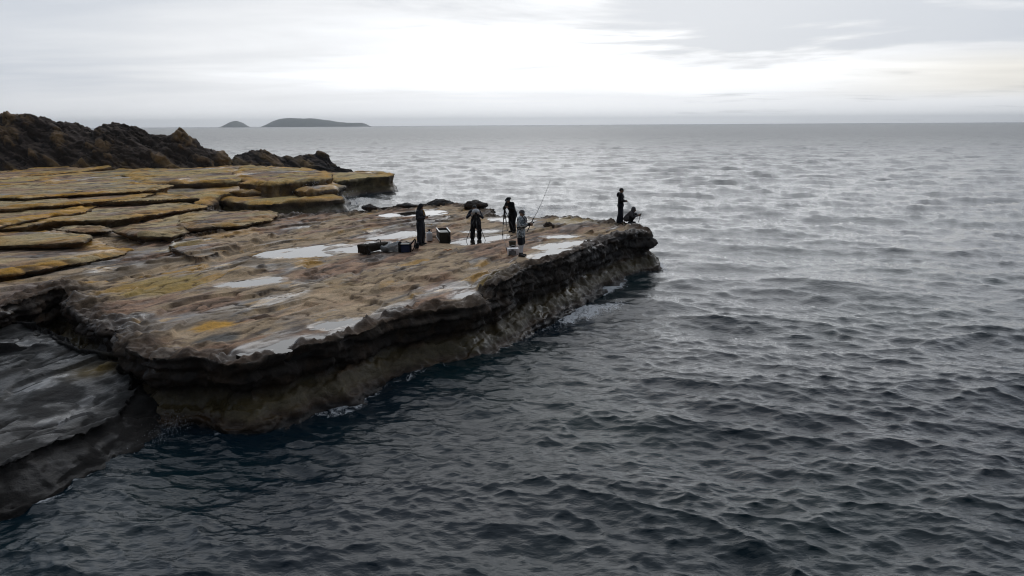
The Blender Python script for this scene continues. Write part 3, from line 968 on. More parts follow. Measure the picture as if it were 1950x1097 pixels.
# ------------------------------------------------------------------ the sea
def wave_tile(L, Nn, lo, hi, wind, spread, seed, power=4.0):
    """choppy random sea tile: height and horizontal shift, band of wavelengths lo..hi metres"""
    r = np.random.default_rng(seed)
    k1 = np.fft.fftfreq(Nn, L / Nn) * 2 * np.pi
    kx, ky = np.meshgrid(k1, k1, indexing='ij')
    k = np.hypot(kx, ky)
    k[0, 0] = 1e-6
    kp, km = 2 * np.pi / hi, 2 * np.pi / lo
    S = k ** (-power) * np.exp(-(kp / k) ** 2 * 1.2) * np.exp(-(k / km) ** 2)
    c = (kx * wind[0] + ky * wind[1]) / k
    S *= (1 - spread) * np.clip(c, 0, 1) ** 4 + spread * (0.35 + .65 * c * c)
    a = np.sqrt(S) * (r.normal(size=k.shape) + 1j * r.normal(size=k.shape))
    a[0, 0] = 0
    hgt = np.real(np.fft.ifft2(a))
    sx = np.real(np.fft.ifft2(1j * kx * a))
    sy = np.real(np.fft.ifft2(1j * ky * a))
    ux = np.real(np.fft.ifft2(-1j * kx / k * a))
    uy = np.real(np.fft.ifft2(-1j * ky / k * a))
    rms = np.sqrt((sx ** 2 + sy ** 2).mean())
    return hgt / rms, ux / rms, uy / rms


def samp(tile, L, x, y, ang):
    c, s = math.cos(ang), math.sin(ang)
    X, Y = (c * x + s * y) / L, (-s * x + c * y) / L
    Nn = tile[0].shape[0]
    fx, fy = (X % 1) * Nn, (Y % 1) * Nn
    i, j = np.floor(fx).astype(int) % Nn, np.floor(fy).astype(int) % Nn
    tx, ty = fx - np.floor(fx), fy - np.floor(fy)
    i2, j2 = (i + 1) % Nn, (j + 1) % Nn
    g = [t[i, j] * (1 - tx) * (1 - ty) + t[i2, j] * tx * (1 - ty) + t[i, j2] * (1 - tx) * ty + t[i2, j2] * tx * ty for t in tile]
    return g[0], c * g[1] - s * g[2], s * g[1] + c * g[2]


wind = np.array([-.35, -.94])
tile_a = wave_tile(43.0, 1024, .16, 1.65, wind, .18, 1, 3.7)
tile_b = wave_tile(67.0, 512, 1.2, 7.0, wind, .14, 2, 4.2)

OX, OY = 0.0, -8.0                                        # fan of the water sheet starts behind and below the viewpoint
fan_fine = np.linspace(math.radians(-37), math.radians(33.5), 710)
fan = np.concatenate([np.linspace(-math.pi, math.radians(-37), 60)[:-1], fan_fine, np.linspace(math.radians(33.5), math.pi, 60)[1:]])
rows = [1.0]
while rows[-1] < 9500:
    r_ = rows[-1]
    rows.append(r_ + (0.6 if r_ < 15 else max(.035, (r_ - 8) ** 2 / (6.5 * 760) * 0.95) if r_ < 80 else (r_ - 8) * .0145 if r_ < 600 else (r_ - 8) * .06))
rows = np.minimum(np.array(rows), 9500)
A, R = np.meshgrid(fan, rows, indexing='ij')
X, Y = OX + np.sin(A) * R, OY + np.cos(A) * R
xf, yf = X.ravel(), Y.ravel()
ha, ax_, ay_ = samp(tile_a, 43.0, xf, yf, .0)
ha2, ax2, ay2 = samp(tile_a, 43.0, xf * 1.37 + 11, yf * 1.37 + 5, .5)
hb, bx_, by_ = samp(tile_b, 67.0, xf, yf, .25)
rr = R.ravel()
gust = 0.80 + 0.75 * fbm(xf * .035, yf * .022, np.zeros_like(xf) + 3, 3, .5)
lee = sstep(seg_dist(np.column_stack([xf, yf]), platform_ol[::6, :2]), 0.0, 14.0) * .35 + .65
sl_a = .275 * np.clip(gust, .35, 1.5) * lee
sl_b = .08
fade = 1 - sstep(rr, 250, 900)
amp_far = 1 + 1.0 * sstep(rr, 25, 120)
Hh = (sl_a * (ha + .7 * ha2 / 1.37) + sl_b * amp_far * hb) * fade
DX = (sl_a * (ax_ + .7 * ax2 / 1.37) + sl_b * amp_far * bx_) * fade * 1.25
DY = (sl_a * (ay_ + .7 * ay2 / 1.37) + sl_b * amp_far * by_) * fade * 1.25
swell = .06 * np.sin(.42 * (xf * .25 + yf * .97) + 2 * fbm(xf * .02, yf * .02, 0 * xf, 2)) * (1 - sstep(rr, 400, 1500))
foam_xy_ = np.column_stack([xf, yf])
SV_ = np.column_stack([xf - DX, yf - DY, Hh + swell])
nA, nR = len(fan), len(rows)
ii, jj = np.meshgrid(np.arange(nA - 1), np.arange(nR - 1), indexing='ij')
Qs = np.stack([ii * nR + jj, ii * nR + jj + 1, (ii + 1) * nR + jj + 1, (ii + 1) * nR + jj], -1).reshape(-1, 4)[:, ::-1]
inner = inside(foam_xy_, platform_ol[::4, :2]) & (seg_dist(foam_xy_, platform_ol[::6, :2]) > 2.5)
Qs = Qs[~inner[Qs].all(1)]                                # no water sheet deep inside the rock
me = mesh_arrays('sea', SV_, Qs)
foam_xy = np.column_stack([xf, yf])
m, n, b = new_mat('sea_water')
pos = n.node('ShaderNodeNewGeometry').outputs['Position']
patch = n.noise(pos, .09, 3, .5)
body = n.mix(n.smooth(patch, .42, .66), (.003, .013, .023), (.003, .021, .025))
fo = n.node('ShaderNodeAttribute', attribute_name='foam')
fn_ = n.noise(n.vm('MULTIPLY', pos, (1.0, .6, 1.0)), 4.6, 7, .72, 1.2)
fmask = n.smooth(n.m('ADD', n.m('MULTIPLY', fo.outputs['Fac'], .40), n.m('MULTIPLY', fn_, .95)), .74, .92)
n.put(b.inputs['Base Color'], n.mix(fmask, body, (.62, .64, .66)))
chop = n.node('ShaderNodeAttribute', attribute_name='chop')      # waves too short for the far mesh
n.put(b.inputs['Roughness'], n.m('MULTIPLY_ADD', fmask, .5, n.m('MULTIPLY_ADD', chop.outputs['Fac'], .30, .045)))
b.inputs['IOR'].default_value = 1.333
rip = n.noise(n.vm('MULTIPLY', pos, (.7, 1.4, 1)), 7.5, 4, .55)
rip3 = n.noise(n.vm('MULTIPLY', pos, (.45, 1.0, 1)), .28, 4, .6)
rip2 = n.noise(n.vm('MULTIPLY', pos, (.7, 1.2, 1)), .9, 5, .6)
nb3 = bump(n, rip3, .5, .9)
nb2 = bump(n, rip2, .45, .28, nb3)
nb = bump(n, rip, .40, .05, nb2)
n.put(nb3.node.inputs['Strength'], n.m('MULTIPLY_ADD', chop.outputs['Fac'], .65, .04))
n.put(nb2.node.inputs['Strength'], n.m('MULTIPLY_ADD', chop.outputs['Fac'], .55, .08))
n.put(b.inputs['Normal'], nb)
M_SEA = m
# where the swell breaks against rock
foam = np.zeros(len(xf))
for (u, v, rad, k) in [(1085, 596, 1.1, 1.15), (1130, 588, 1.0, 1.1), (1165, 582, .8, 1.0), (1050, 608, .8, .9), (1010, 640, 1.2, .30), (340, 800, .7, .62), (390, 832, .5, .5), (300, 850, .8, .35),
                       (560, 396, 5, .8), (600, 392, 5, .9), (640, 388, 5, .8), (520, 399, 4, .7), (690, 366, 5, .5), (760, 352, 4, .55),
                       (960, 404, 5, .8), (1010, 408, 5, .85), (760, 384, 5, .45), (1260, 478, 1.0, .5), (1240, 496, 1.0, .4), (640, 312, 6, .6), (900, 378, 6, .4)]:
    c_ = P(u, v, 0)
    dv = foam_xy - c_
    al, cr_ = dv @ STRIKE, dv @ CROSS
    foam = np.maximum(foam, k * np.exp(-((al / (2.0 * rad)) ** 2 + (cr_ / (.75 * rad)) ** 2)))
shore = np.abs(seg_dist(foam_xy, platform_ol[::3, :2]) - .50)
wash = .52 * np.exp(-(shore / .35) ** 2) + .30 * np.exp(-(shore / 1.1) ** 2)
sh2 = np.abs(seg_dist(foam_xy, shelf_ol[::3, :2]) - .30)
wash = np.maximum(wash, .55 * np.exp(-(sh2 / .3) ** 2))
wash = wash * (.55 + .9 * sstep(fbm(xf * .35, yf * .35, 0 * xf + 5, 3), -.15, .25)) * (rr < 80)
foam = np.maximum(foam, wash)
crest = sstep(Hh, .30, .48) * (rr > 40) * .35
set_attr(me, 'foam', np.maximum(foam, crest))
set_attr(me, 'chop', sstep(np.log(rr), math.log(35), math.log(600)))
sea = new_obj('sea', me, M_SEA)
tag(sea, 'choppy grey sea reaching the horizon', None, None, 'structure')

# sea bed under the water sheet
me = mesh_arrays('sea_bed', np.array([(-9600, -9600, -6.0), (9600, -9600, -6.0), (9600, 9600, -6.0), (-9600, 9600, -6.0)]), np.array([[0, 1, 2, 3]]))
tag(new_obj('sea_bed', me, plain('sea_bed_sand', (.05, .06, .05))), 'sandy bed under the sea', None, None, 'structure')
# ------------------------------------------------------------------ small helpers for built things
bpy.context.view_layer.update()
ROCKS = [o for o in bpy.data.objects if o.name.startswith(('rock_platform', 'rock_slab'))]


def hit(u, v):
    """point of the rock seen at a photo position"""
    d = Vector(pray(u, v)).normalized()
    best = None
    for o in ROCKS:
        ok, loc, nor, i = o.ray_cast(Vector((0, 0, CAM_H)), d)
        if ok and (best is None or loc.length < best.length):
            best = loc
    return Vector(best) if best is not None else Vector((*P(u, v, 1.7), 1.7))


def ground(x, y):
    z = -1
    for o in ROCKS:
        ok, loc, nor, i = o.ray_cast(Vector((x, y, 8)), Vector((0, 0, -1)))
        if ok:
            z = max(z, loc.z)
    return z


def empty(name, loc, yaw=0.0):
    o = bpy.data.objects.new(name, None)
    COL.objects.link(o)
    o.empty_display_size = .2
    o.location = loc
    o.rotation_euler = (0, 0, yaw)
    return o


def v3(*a):
    return np.array(a, dtype=float)


def frame(d):
    d = d / (np.linalg.norm(d) + 1e-9)
    a = v3(0, 0, 1) if abs(d[2]) < .9 else v3(1, 0, 0)
    e1 = np.cross(d, a)
    e1 /= np.linalg.norm(e1)
    return d, e1, np.cross(d, e1)


def cap(p0, r0, p1, r1, seg=12):
    """closed tapered capsule"""
    p0, p1 = np.array(p0, float), np.array(p1, float)
    d, e1, e2 = frame(p1 - p0)
    rings = []
    for a in (-80, -50, -20, 0):
        rings.append((p0 + d * r0 * math.sin(math.radians(a)), r0 * math.cos(math.radians(a))))
    for a in (0, 20, 50, 80):
        rings.append((p1 + d * r1 * math.sin(math.radians(a)), r1 * math.cos(math.radians(a))))
    V, F = [], []
    for c, r in rings:
        for k in range(seg):
            t = 2 * math.pi * k / seg
            V.append(c + r * (math.cos(t) * e1 + math.sin(t) * e2))
    for j in range(len(rings) - 1):
        for k in range(seg):
            k2 = (k + 1) % seg
            F.append((j * seg + k, j * seg + k2, (j + 1) * seg + k2, (j + 1) * seg + k))
    F.append(tuple(range(seg))[::-1])
    F.append(tuple(range((len(rings) - 1) * seg, len(rings) * seg)))
    return np.array(V), F


def ell(c, r, tilt=0.0, seg=14, lat=9):
    V, F = [], []
    ct, st = math.cos(tilt), math.sin(tilt)
    for j in range(1, lat):
        ph = math.pi * j / lat
        for k in range(seg):
            t = 2 * math.pi * k / seg
            x, y, z = r[0] * math.sin(ph) * math.cos(t), r[1] * math.sin(ph) * math.sin(t), r[2] * math.cos(ph)
            V.append((c[0] + ct * x + st * z, c[1] + y, c[2] - st * x + ct * z))
    n = len(V)
    V.append((c[0] + st * r[2], c[1], c[2] + ct * r[2]))
    V.append((c[0] - st * r[2], c[1], c[2] - ct * r[2]))
    for j in range(lat - 2):
        for k in range(seg):
            k2 = (k + 1) % seg
            F.append((j * seg + k, (j + 1) * seg + k, (j + 1) * seg + k2, j * seg + k2))
    for k in range(seg):
        k2 = (k + 1) % seg
        F.append((n, k, k2))
        F.append((n + 1, (lat - 2) * seg + k2, (lat - 2) * seg + k))
    return np.array(V), F


def box(c, s, taper=1.0):
    c, s = np.array(c, float), np.array(s, float) / 2
    V = [(c[0] + sx * s[0] * (taper if sz < 0 else 1), c[1] + sy * s[1] * (taper if sz < 0 else 1), c[2] + sz * s[2]) for sz in (-1, 1) for sx, sy in ((-1, -1), (1, -1), (1, 1), (-1, 1))]
    return np.array(V), [(3, 2, 1, 0), (4, 5, 6, 7), (0, 1, 5, 4), (1, 2, 6, 5), (2, 3, 7, 6), (3, 0, 4, 7)]


def hard(name, shapes, mat, parent=None, bev=0.0, smooth=True):
    V, F = merge(shapes)
    me = bpy.data.meshes.new(name)
    me.from_pydata([tuple(p) for p in V], [], F)
    o = new_obj(name, me, mat, parent, smooth)
    if bev:
        import bmesh
        bm = bmesh.new()
        bm.from_mesh(me)
        bmesh.ops.bevel(bm, geom=bm.edges[:], offset=bev, segments=2, affect='EDGES', clamp_overlap=True)
        bm.to_mesh(me)
        bm.free()
        me.polygons.foreach_set('use_smooth', np.zeros(len(me.polygons), dtype=bool))
    return o


def soft(name, shapes, mat, parent=None, vox=.016, wrinkle=0.0, it=2, seed=0.0):
    """shells fused into one continuous surface"""
    V, Q = voxel(*merge(shapes), vox)
    V = relax(V, Q, it)
    if wrinkle:
        n_ = quad_normals(V, Q)
        V = V + n_ * (wrinkle * fbm(V[:, 0] * 7 + seed, V[:, 1] * 7, V[:, 2] * 9, 3, .6))[:, None]
    return new_obj(name, mesh_arrays(name, V, Q), mat, parent)


def tube(name, pts, r0, r1, mat, parent=None, seg=8):
    pts = [np.array(p, float) for p in pts]
    V, F = [], []
    n_ = len(pts)
    for i, p in enumerate(pts):
        d = pts[min(i + 1, n_ - 1)] - pts[max(i - 1, 0)]
        _, e1, e2 = frame(d)
        r = r0 + (r1 - r0) * i / (n_ - 1)
        for k in range(seg):
            t = 2 * math.pi * k / seg
            V.append(p + r * (math.cos(t) * e1 + math.sin(t) * e2))
    for j in range(n_ - 1):
        for k in range(seg):
            k2 = (k + 1) % seg
            F.append((j * seg + k, j * seg + k2, (j + 1) * seg + k2, (j + 1) * seg + k))
    F.append(tuple(range(seg))[::-1])
    F.append(tuple(range((n_ - 1) * seg, n_ * seg)))
    return hard(name, [(np.array(V), F)], mat, parent)


M = {
    'skin': plain('skin', (.42, .25, .17), .5, .08), 'hair': plain('black_hair', (.012, .010, .009), .45, .2, 60),
    'navy': plain('navy_rainwear', (.010, .014, .026), .55, .3, 9, .35, 0, .5), 'black': plain('black_cloth', (.010, .010, .012), .75, .3, 14, .25, 0, .5),
    'charcoal': plain('charcoal_cloth', (.030, .031, .036), .8, .3, 14, .25, 0, .4), 'boot': plain('dark_rubber', (.014, .013, .013), .4, .2),
    'yellow': plain('yellow_strap', (.55, .30, .03), .6, .15), 'white': plain('white_plastic', (.86, .86, .87), .35, .06), 'whitecloth': plain('white_leggings', (.82, .82, .86), .8, .08),
    'grey': plain('grey_cover', (.60, .60, .60), .6, .15, 20, .4, 0, .4), 'metal': plain('dark_metal', (.03, .03, .032), .35, .1, 20, .5, .6),
    'blue': plain('blue_nylon', (.012, .024, .075), .6, .2, 20), 'camo_brown': plain('brown_canvas', (.035, .027, .019), .85, .4, 20, .2, 0, .4),
    'trunk': plain('dark_trunk', (.022, .018, .013), .7, .3, 20), 'alu': plain('aluminium_edge', (.55, .55, .54), .35, .1, 30, .5, .7),
    'orange': plain('orange_cord', (.62, .16, .02), .6, .1), 'green': plain('olive_bucket', (.055, .062, .05), .6, .2), 'lens': plain('lens_glass', (.004, .004, .005), .08, .05),
    'panel': plain('grey_panel', (.07, .08, .09), .5, .3, 30), 'graphite': plain('graphite', (.02, .02, .022), .35, .1), 'foamwhite': plain('pale_lining', (.55, .54, .50), .8, .1),
    'hoodgrey': plain('grey_hood', (.13, .12, .12), .8, .25, 18, .2, 0, .4),
}
# patterned jacket of the angler
m, n, b = new_mat('camouflage_jacket')
t_ = n.node('ShaderNodeTexCoord').outputs['Object']
f1 = n.noise(t_, 9.0, 3, .55, .4)
f2 = n.noise(t_, 15.0, 2, .5, .4)
c_ = n.mix(n.smooth(f1, .50, .54), (.74, .77, .78), (.27, .30, .31))
n.put(b.inputs['Base Color'], n.mix(n.smooth(f2, .57, .60), c_, (.02, .022, .025)))
b.inputs['Roughness'].default_value = .75
M['camo'] = m
# clear crumpled plastic
m, n, b = new_mat('clear_plastic')
b.inputs['Base Color'].default_value = (.62, .62, .60, 1)
b.inputs['Roughness'].default_value = .22
b.inputs['Transmission Weight'].default_value = .35
n.put(b.inputs['Normal'], bump(n, n.noise(n.node('ShaderNodeTexCoord').outputs['Object'], 14, 4, .6), .8, .04))
M['plastic'] = m


def hand(W, d, lat, bend):
    """palm, four bent fingers and a thumb, starting at wrist W, along d; lat points to the thumb side"""
    d = d / np.linalg.norm(d)
    lat = lat - d * (lat @ d)
    lat /= np.linalg.norm(lat)
    bd = bend - d * (bend @ d)
    bd /= np.linalg.norm(bd)
    S = [cap(W, .026, W + d * .035, .030), cap(W + d * .04 + lat * .020, .020, W + d * .085 + lat * .027, .017), cap(W + d * .04 - lat * .020, .020, W + d * .082 - lat * .027, .016)]
    for k, ln in zip((1.5, .5, -.5, -1.5), (.072, .080, .074, .058)):
        a = W + d * .088 + lat * (k * .0195)
        m1 = a + d * ln * .45 + bd * ln * .12
        S.append(cap(a, .0105, m1, .0098))
        S.append(cap(m1, .0098, m1 + (d * .35 + bd * .55) * ln, .0088))
    th = W + d * .035 + lat * .032
    t2 = th + (d * .6 + lat * .8) * .035
    S += [cap(th, .014, t2, .0115), cap(t2, .0115, t2 + (d * .9 + bd * .3) * .032, .010)]
    return S


def pose(**kw):
    J = dict(pelvis=v3(0, 0, .95), waist=v3(0, 0, 1.10), chest=v3(.01, 0, 1.30), neck=v3(0, 0, 1.46), head=v3(.03, 0, 1.61), face=0.0, look=0.0,
             sl=v3(0, .185, 1.41), sr=v3(0, -.185, 1.41), el=v3(-.02, .25, 1.13), er=v3(-.02, -.25, 1.13), wl=v3(.05, .25, .88), wr=v3(.05, -.25, .88),
             hl=v3(0, .095, .90), hr=v3(0, -.095, .90), kl=v3(.02, .11, .49), kr=v3(.02, -.11, .49), al=v3(-.01, .12, .09), ar=v3(-.01, -.12, .09))
    J.update({k: (v3(*v) if isinstance(v, tuple) else v) for k, v in kw.items()})
    return J


def head_shapes(J):
    """skull, jaw, nose, ears, brow; face turned by 'look' (yaw) and 'face' (pitch down)"""
    c = J['head']
    S = [ell(c, (.096, .076, .112)), ell(c + v3(.025, 0, -.055), (.066, .056, .062)), cap(c + v3(.088, 0, .008), .012, c + v3(.110, 0, -.024), .015),
         cap(c + v3(.078, .026, .022), .016, c + v3(.078, -.026, .022), .016), ell(c + v3(-.005, .080, -.008), (.022, .012, .030)), ell(c + v3(-.005, -.080, -.008), (.022, .012, .030)),
         cap(c + v3(.086, .018, -.055), .010, c + v3(.086, -.018, -.055), .010)]
    ca, sa, cb, sb = math.cos(J['look']), math.sin(J['look']), math.cos(J['face']), math.sin(J['face'])
    R = np.array([[ca, -sa, 0], [sa, ca, 0], [0, 0, 1]]) @ np.array([[cb, 0, sb], [0, 1, 0], [-sb, 0, cb]])
    J['R'] = R
    return [((np.asarray(V) - c) @ R.T + c, F) for V, F in S]


def turn(J, V):
    return (np.asarray(V) - J['head']) @ J['R'].T + J['head']


def feet(J, r=.045, ln=.17):
    S = []
    for s in 'lr':
        a = J['a' + s]
        f_ = J.get('t' + s, v3(1, .18 if s == 'l' else -.18, 0))
        f_ = f_ / np.linalg.norm(f_)
        heel = v3(a[0], a[1], a[2] - .05) - f_ * .045
        S += [cap(heel, r * .9, heel + f_ * (ln + .03) + v3(0, 0, -.006), r * .78), cap(a + v3(0, 0, .02), r * .95, heel + f_ * .08, r)]
    return S


def limbs(J, side, r):
    s = side
    return [cap(J['s' + s], r[0], J['e' + s], r[1]), cap(J['e' + s], r[1], J['w' + s], r[2])]


def torso(J, g=0.0, low=0.0):
    p, w_, c, nk = J['pelvis'], J['waist'], J['chest'], J['neck']
    S = [cap(J['hl'], .105 + g, J['hr'], .105 + g), cap(p + v3(0, .05, 0), .12 + g, w_ + v3(0, .05, 0), .112 + g), cap(p + v3(0, -.05, 0), .12 + g, w_ + v3(0, -.05, 0), .112 + g),
         cap(w_ + v3(0, .05, 0), .112 + g, c + v3(0, .07, 0), .122 + g), cap(w_ + v3(0, -.05, 0), .112 + g, c + v3(0, -.07, 0), .122 + g),
         cap(J['sl'] * .9 + J['sr'] * .1, .075 + g, J['sr'] * .9 + J['sl'] * .1, .075 + g), cap(c, .12 + g, nk + v3(0, 0, -.07), .075 + g)]
    if low:
        S += [cap(p, .13 + g, p - v3(0, 0, low), .15 + g), cap(J['hl'], .105 + g, J['hl'] * .7 + J['kl'] * .3, .11 + g), cap(J['hr'], .105 + g, J['hr'] * .7 + J['kr'] * .3, .11 + g)]
    return S


def person(u, v, yaw, J, label, jacket, trousers, boots, jl=0.10, sleeve=(.072, .060, .046), leg=(.118, .090, .075), hands=('down', 'down'), at=None, shorts=None):
    loc = Vector(at) if at is not None else hit(u, v)
    root = empty('person', loc, yaw)
    tag(root, label, 'person', None)
    S = head_shapes(J) + [cap(J['neck'] + v3(0, 0, -.05), .060, J['head'] + v3(-.02, 0, -.05), .055)] + torso(J, -.015)
    for s in 'lr':
        S += limbs(J, s, (.052, .043, .031))
        S += [cap(J['h' + s], .088, J['k' + s], .060), cap(J['k' + s], .060, J['a' + s], .042)]
        d = J['w' + s] - J['e' + s]
        sg = 1 if s == 'l' else -1
        S += hand(J['w' + s] + d / np.linalg.norm(d) * .02, J.get('d' + s, d), J.get('lat' + s, v3(0, 0, 1)), J.get('bend' + s, v3(0, -sg, 0)))
    S += feet(J)
    soft('body', S, M['skin'], root, .0130, 0, 1)
    for sg in (-1, 1):
        e = turn(J, [J['head'] + v3(.090, sg * .031, .004)])[0]
        hard('eye', [ell(e, (.011, .012, .009), 0, 8, 6)], M['hair'], root)
    soft('jacket', torso(J, .022, jl) + limbs(J, 'l', sleeve) + limbs(J, 'r', sleeve) + [cap(J['chest'], .12, J['neck'] + v3(0, 0, -.01), .083)], jacket, root, .019, .014, 2, loc.x)
    L = [cap(J['pelvis'], .135, J['pelvis'] - v3(0, 0, .05), .135)]
    for s in 'lr':
        L += [cap(J['h' + s], leg[0], J['k' + s], leg[1])]
        L += [cap(J['k' + s], leg[1], J['a' + s] + v3(0, 0, .03), leg[2])]
    soft('trousers', L, trousers, root, .019, .012, 2, loc.y)
    if shorts is not None:
        L = [cap(J['pelvis'], .15, J['pelvis'] - v3(0, 0, .05), .15)]
        for s in 'lr':
            L += [cap(J['h' + s], leg[0] + .025, J['k' + s] + v3(0, 0, .03), leg[1] + .045)]
        soft('shorts', L, shorts, root, .016, .010, 2)
    for s in 'lr':
        J1 = dict(J)
        S = [x for x in feet({**J1}, .056, .18)]
        k = 0 if s == 'l' else 2
        soft('boot', S[k:k + 2] + [cap(J['a' + s] + v3(0, 0, .06), .058, J['a' + s], .056)], boots, root, .014)
    return root


def add_head(root, J, what, mat, brim=None):
    c = J['head']
    if what == 'hood':
        S = [ell(c + v3(-.030, 0, .012), (.118, .108, .140)), cap(c + v3(-.06, 0, -.08), .095, c + v3(-.05, 0, -.16), .11), cap(c + v3(.0, .075, -.08), .045, c + v3(.0, -.075, -.08), .045)]
        soft('hood', [(turn(J, V), F) for V, F in S], mat, root, .014, .010)
    elif what == 'cap':
        S = [ell(c + v3(-.010, 0, .045), (.106, .090, .085)), cap(c + v3(-.06, 0, .02), .07, c + v3(-.03, 0, .05), .08)]
        soft('cap', [(turn(J, V), F) for V, F in S], mat, root, .012)
        V, F = ell(c + v3(.120, 0, .038), (.085, .075, .010))
        hard('brim', [(turn(J, V), F)], brim or mat, root)
    elif what == 'hat':
        S = [ell(c + v3(-.008, 0, .055), (.104, .092, .080))]
        soft('hat', [(turn(J, V), F) for V, F in S], mat, root, .012)
        V, F = ell(c + v3(0, 0, .040), (.165, .155, .012), .06, 20)
        hard('brim', [(turn(J, V), F)], brim or mat, root)
    elif what == 'hair':
        S = [ell(c + v3(-.018, 0, .030), (.105, .088, .105)), ell(c + v3(-.045, 0, -.03), (.075, .082, .075))]
        soft('hair', [(turn(J, V), F) for V, F in S], mat, root, .012, .012)


# ------------------------------------------------------------------ people
# 1 hooded person looking at a phone
J = pose(el=(.02, .27, 1.14), er=(.04, -.27, 1.14), wl=(.24, .11, 1.16), wr=(.25, -.08, 1.15), face=.45, head=(.055, 0, 1.60), kl=(.02, .10, .49), kr=(.01, -.10, .49),
         latl=v3(0, 0, 1), latr=v3(0, 0, 1), dl=v3(1, -.5, .25), dr=v3(1, .35, .25), al=v3(-.02, .12, .09), ar=v3(0, -.12, .09))
p1 = person(802, 466, math.radians(-28), J, 'person in hooded dark navy rainwear looking down at a phone', M['navy'], M['navy'], M['boot'], .28, (.085, .075, .058), (.135, .115, .105))
add_head(p1, J, 'hood', M['charcoal'])
tube('neck_strap', [(.10, .09, 1.46), (.155, .06, 1.40), (.18, .03, 1.32), (.185, .0, 1.26)], .022, .020, M['yellow'], p1)
ph = empty('phone', p1.matrix_world @ Vector((0, 0, 0)), 0)
bpy.context.view_layer.update()
ph.location = p1.matrix_world @ Vector((.40, .03, 1.24))
ph.rotation_euler = (0, math.radians(-35), math.radians(-28))
tag(ph, 'dark phone held up by the hooded person', 'phone')
hard('phone_body', [box((0, 0, 0), (.155, .075, .011))], M['graphite'], ph, .003)
hard('screen', [box((0, 0, .0065), (.14, .066, .002))], M['lens'], ph)


# tripods
def tripod(apex, foots, label, top=.0):
    loc = Vector((apex[0], apex[1], apex[2]))
    gz = sum(f.z for f in foots) / 3
    root = empty('tripod', (loc.x, loc.y, gz))
    tag(root, label, 'tripod')
    b_ = Vector((loc.x, loc.y, gz))
    ap = loc - b_
    for i, f in enumerate(foots):
        q = f - b_
        side = Vector((q.x, q.y, 0)).normalized() * .05
        st = ap + side - Vector((0, 0, .06))
        mid = st.lerp(q, .52)
        l_ = tube('leg', [st, mid], .021, .020, M['metal'], root)
        tube('lower_leg', [st.lerp(q, .44), q + Vector((0, 0, .01))], .014, .011, M['metal'], l_)
        tube('clamp', [st.lerp(q, .47), st.lerp(q, .53)], .027, .027, M['graphite'], l_)
        hard('rubber_foot', [ell((q.x, q.y, q.z + .012), (.028, .028, .018), 0, 8, 6)], M['boot'], l_)
    tube('column', [ap - Vector((0, 0, .40)), ap + Vector((0, 0, .06))], .020, .018, M['metal'], root)
    ap = np.array(ap)
    hard('tripod_head', [cap(ap - v3(0, 0, .07), .055, ap + v3(0, 0, .0), .048), cap(ap + v3(0, 0, .02), .04, ap + v3(0, 0, .07), .045)], M['graphite'], root)
    return root, ap


# 2 photographer stooping behind a covered camera, facing the viewpoint
b2 = hit(906, 458)
J = pose(pelvis=(-.10, 0, .93), waist=(-.04, 0, 1.06), chest=(.12, 0, 1.22), neck=(.22, 0, 1.34), head=(.27, 0, 1.47), face=.35, sl=(.17, .19, 1.30), sr=(.17, -.19, 1.30),
         el=(.22, .34, 1.05), er=(.22, -.34, 1.05), wl=(.36, .16, 1.20), wr=(.36, -.16, 1.20), hl=(-.10, .1, .89), hr=(-.10, -.1, .89), kl=(-.02, .15, .47), kr=(-.04, -.13, .47),
         al=(-.10, .15, .09), ar=(-.06, -.15, .09), latl=v3(0, 0, 1), latr=v3(0, 0, 1))
p2 = person(906, 458, math.radians(-94), J, 'dark-clothed photographer stooping behind a camera under a pale cover', M['navy'], M['black'], M['boot'], .16, (.075, .064, .052), (.13, .115, .105))
add_head(p2, J, 'hair', M['hair'])
f2 = [hit(887, 461), hit(911, 464), hit(925, 460)]
ctr = Vector((b2.x + .04, b2.y - .42, 0))
tp, _ = tripod((ctr.x, ctr.y, f2[1].z + 1.06), f2, 'black tripod carrying the camera under a pale cover')
cm = empty('video_camera', (ctr.x, ctr.y, f2[1].z + 1.13), math.radians(-86))
tag(cm, 'video camera under a pale grey rain cover, lens towards the viewer', 'camera')
hard('camera_body', [box((-.02, 0, .10), (.26, .13, .15))], M['graphite'], cm, .012)
hard('lens', [cap((.10, 0, .10), .050, (.20, 0, .10), .056)], M['graphite'], cm)
hard('front_glass', [ell((.245, 0, .10), (.014, .048, .048), 0, 14, 7)], M['lens'], cm)
soft('rain_cover', [ell((-.03, 0, .15), (.19, .17, .12)), cap((-.05, .12, .10), .06, (-.08, .17, -.02), .05), cap((-.05, -.12, .10), .06, (-.08, -.17, -.02), .05), cap((-.1, 0, .12), .12, (-.2, 0, .1), .09)],
     M['grey'], cm, .016, .03)

# 3 photographer bent over a tripod beside the angler
b3 = hit(975, 443)
J = pose(pelvis=(-.06, 0, .95), waist=(.0, 0, 1.10), chest=(.13, 0, 1.28), neck=(.20, 0, 1.42), head=(.27, 0, 1.54), face=.55, sl=(.15, .19, 1.37), sr=(.15, -.19, 1.37),
         el=(.24, .27, 1.12), er=(.24, -.27, 1.12), wl=(.40, .13, 1.20), wr=(.40, -.13, 1.20), hl=(-.06, .1, .90), hr=(-.06, -.1, .90), kl=(.02, .12, .48), kr=(-.03, -.12, .48),
         al=(-.04, .12, .09), ar=(-.14, -.12, .09), latl=v3(0, 0, 1), latr=v3(0, 0, 1))
p3 = person(975, 443, math.radians(-128), J, 'photographer in black jacket and brimmed hat bent over a tripod', M['black'], M['black'], M['boot'], .08, (.076, .064, .050), (.115, .092, .080))
add_head(p3, J, 'hat', M['black'], M['black'])
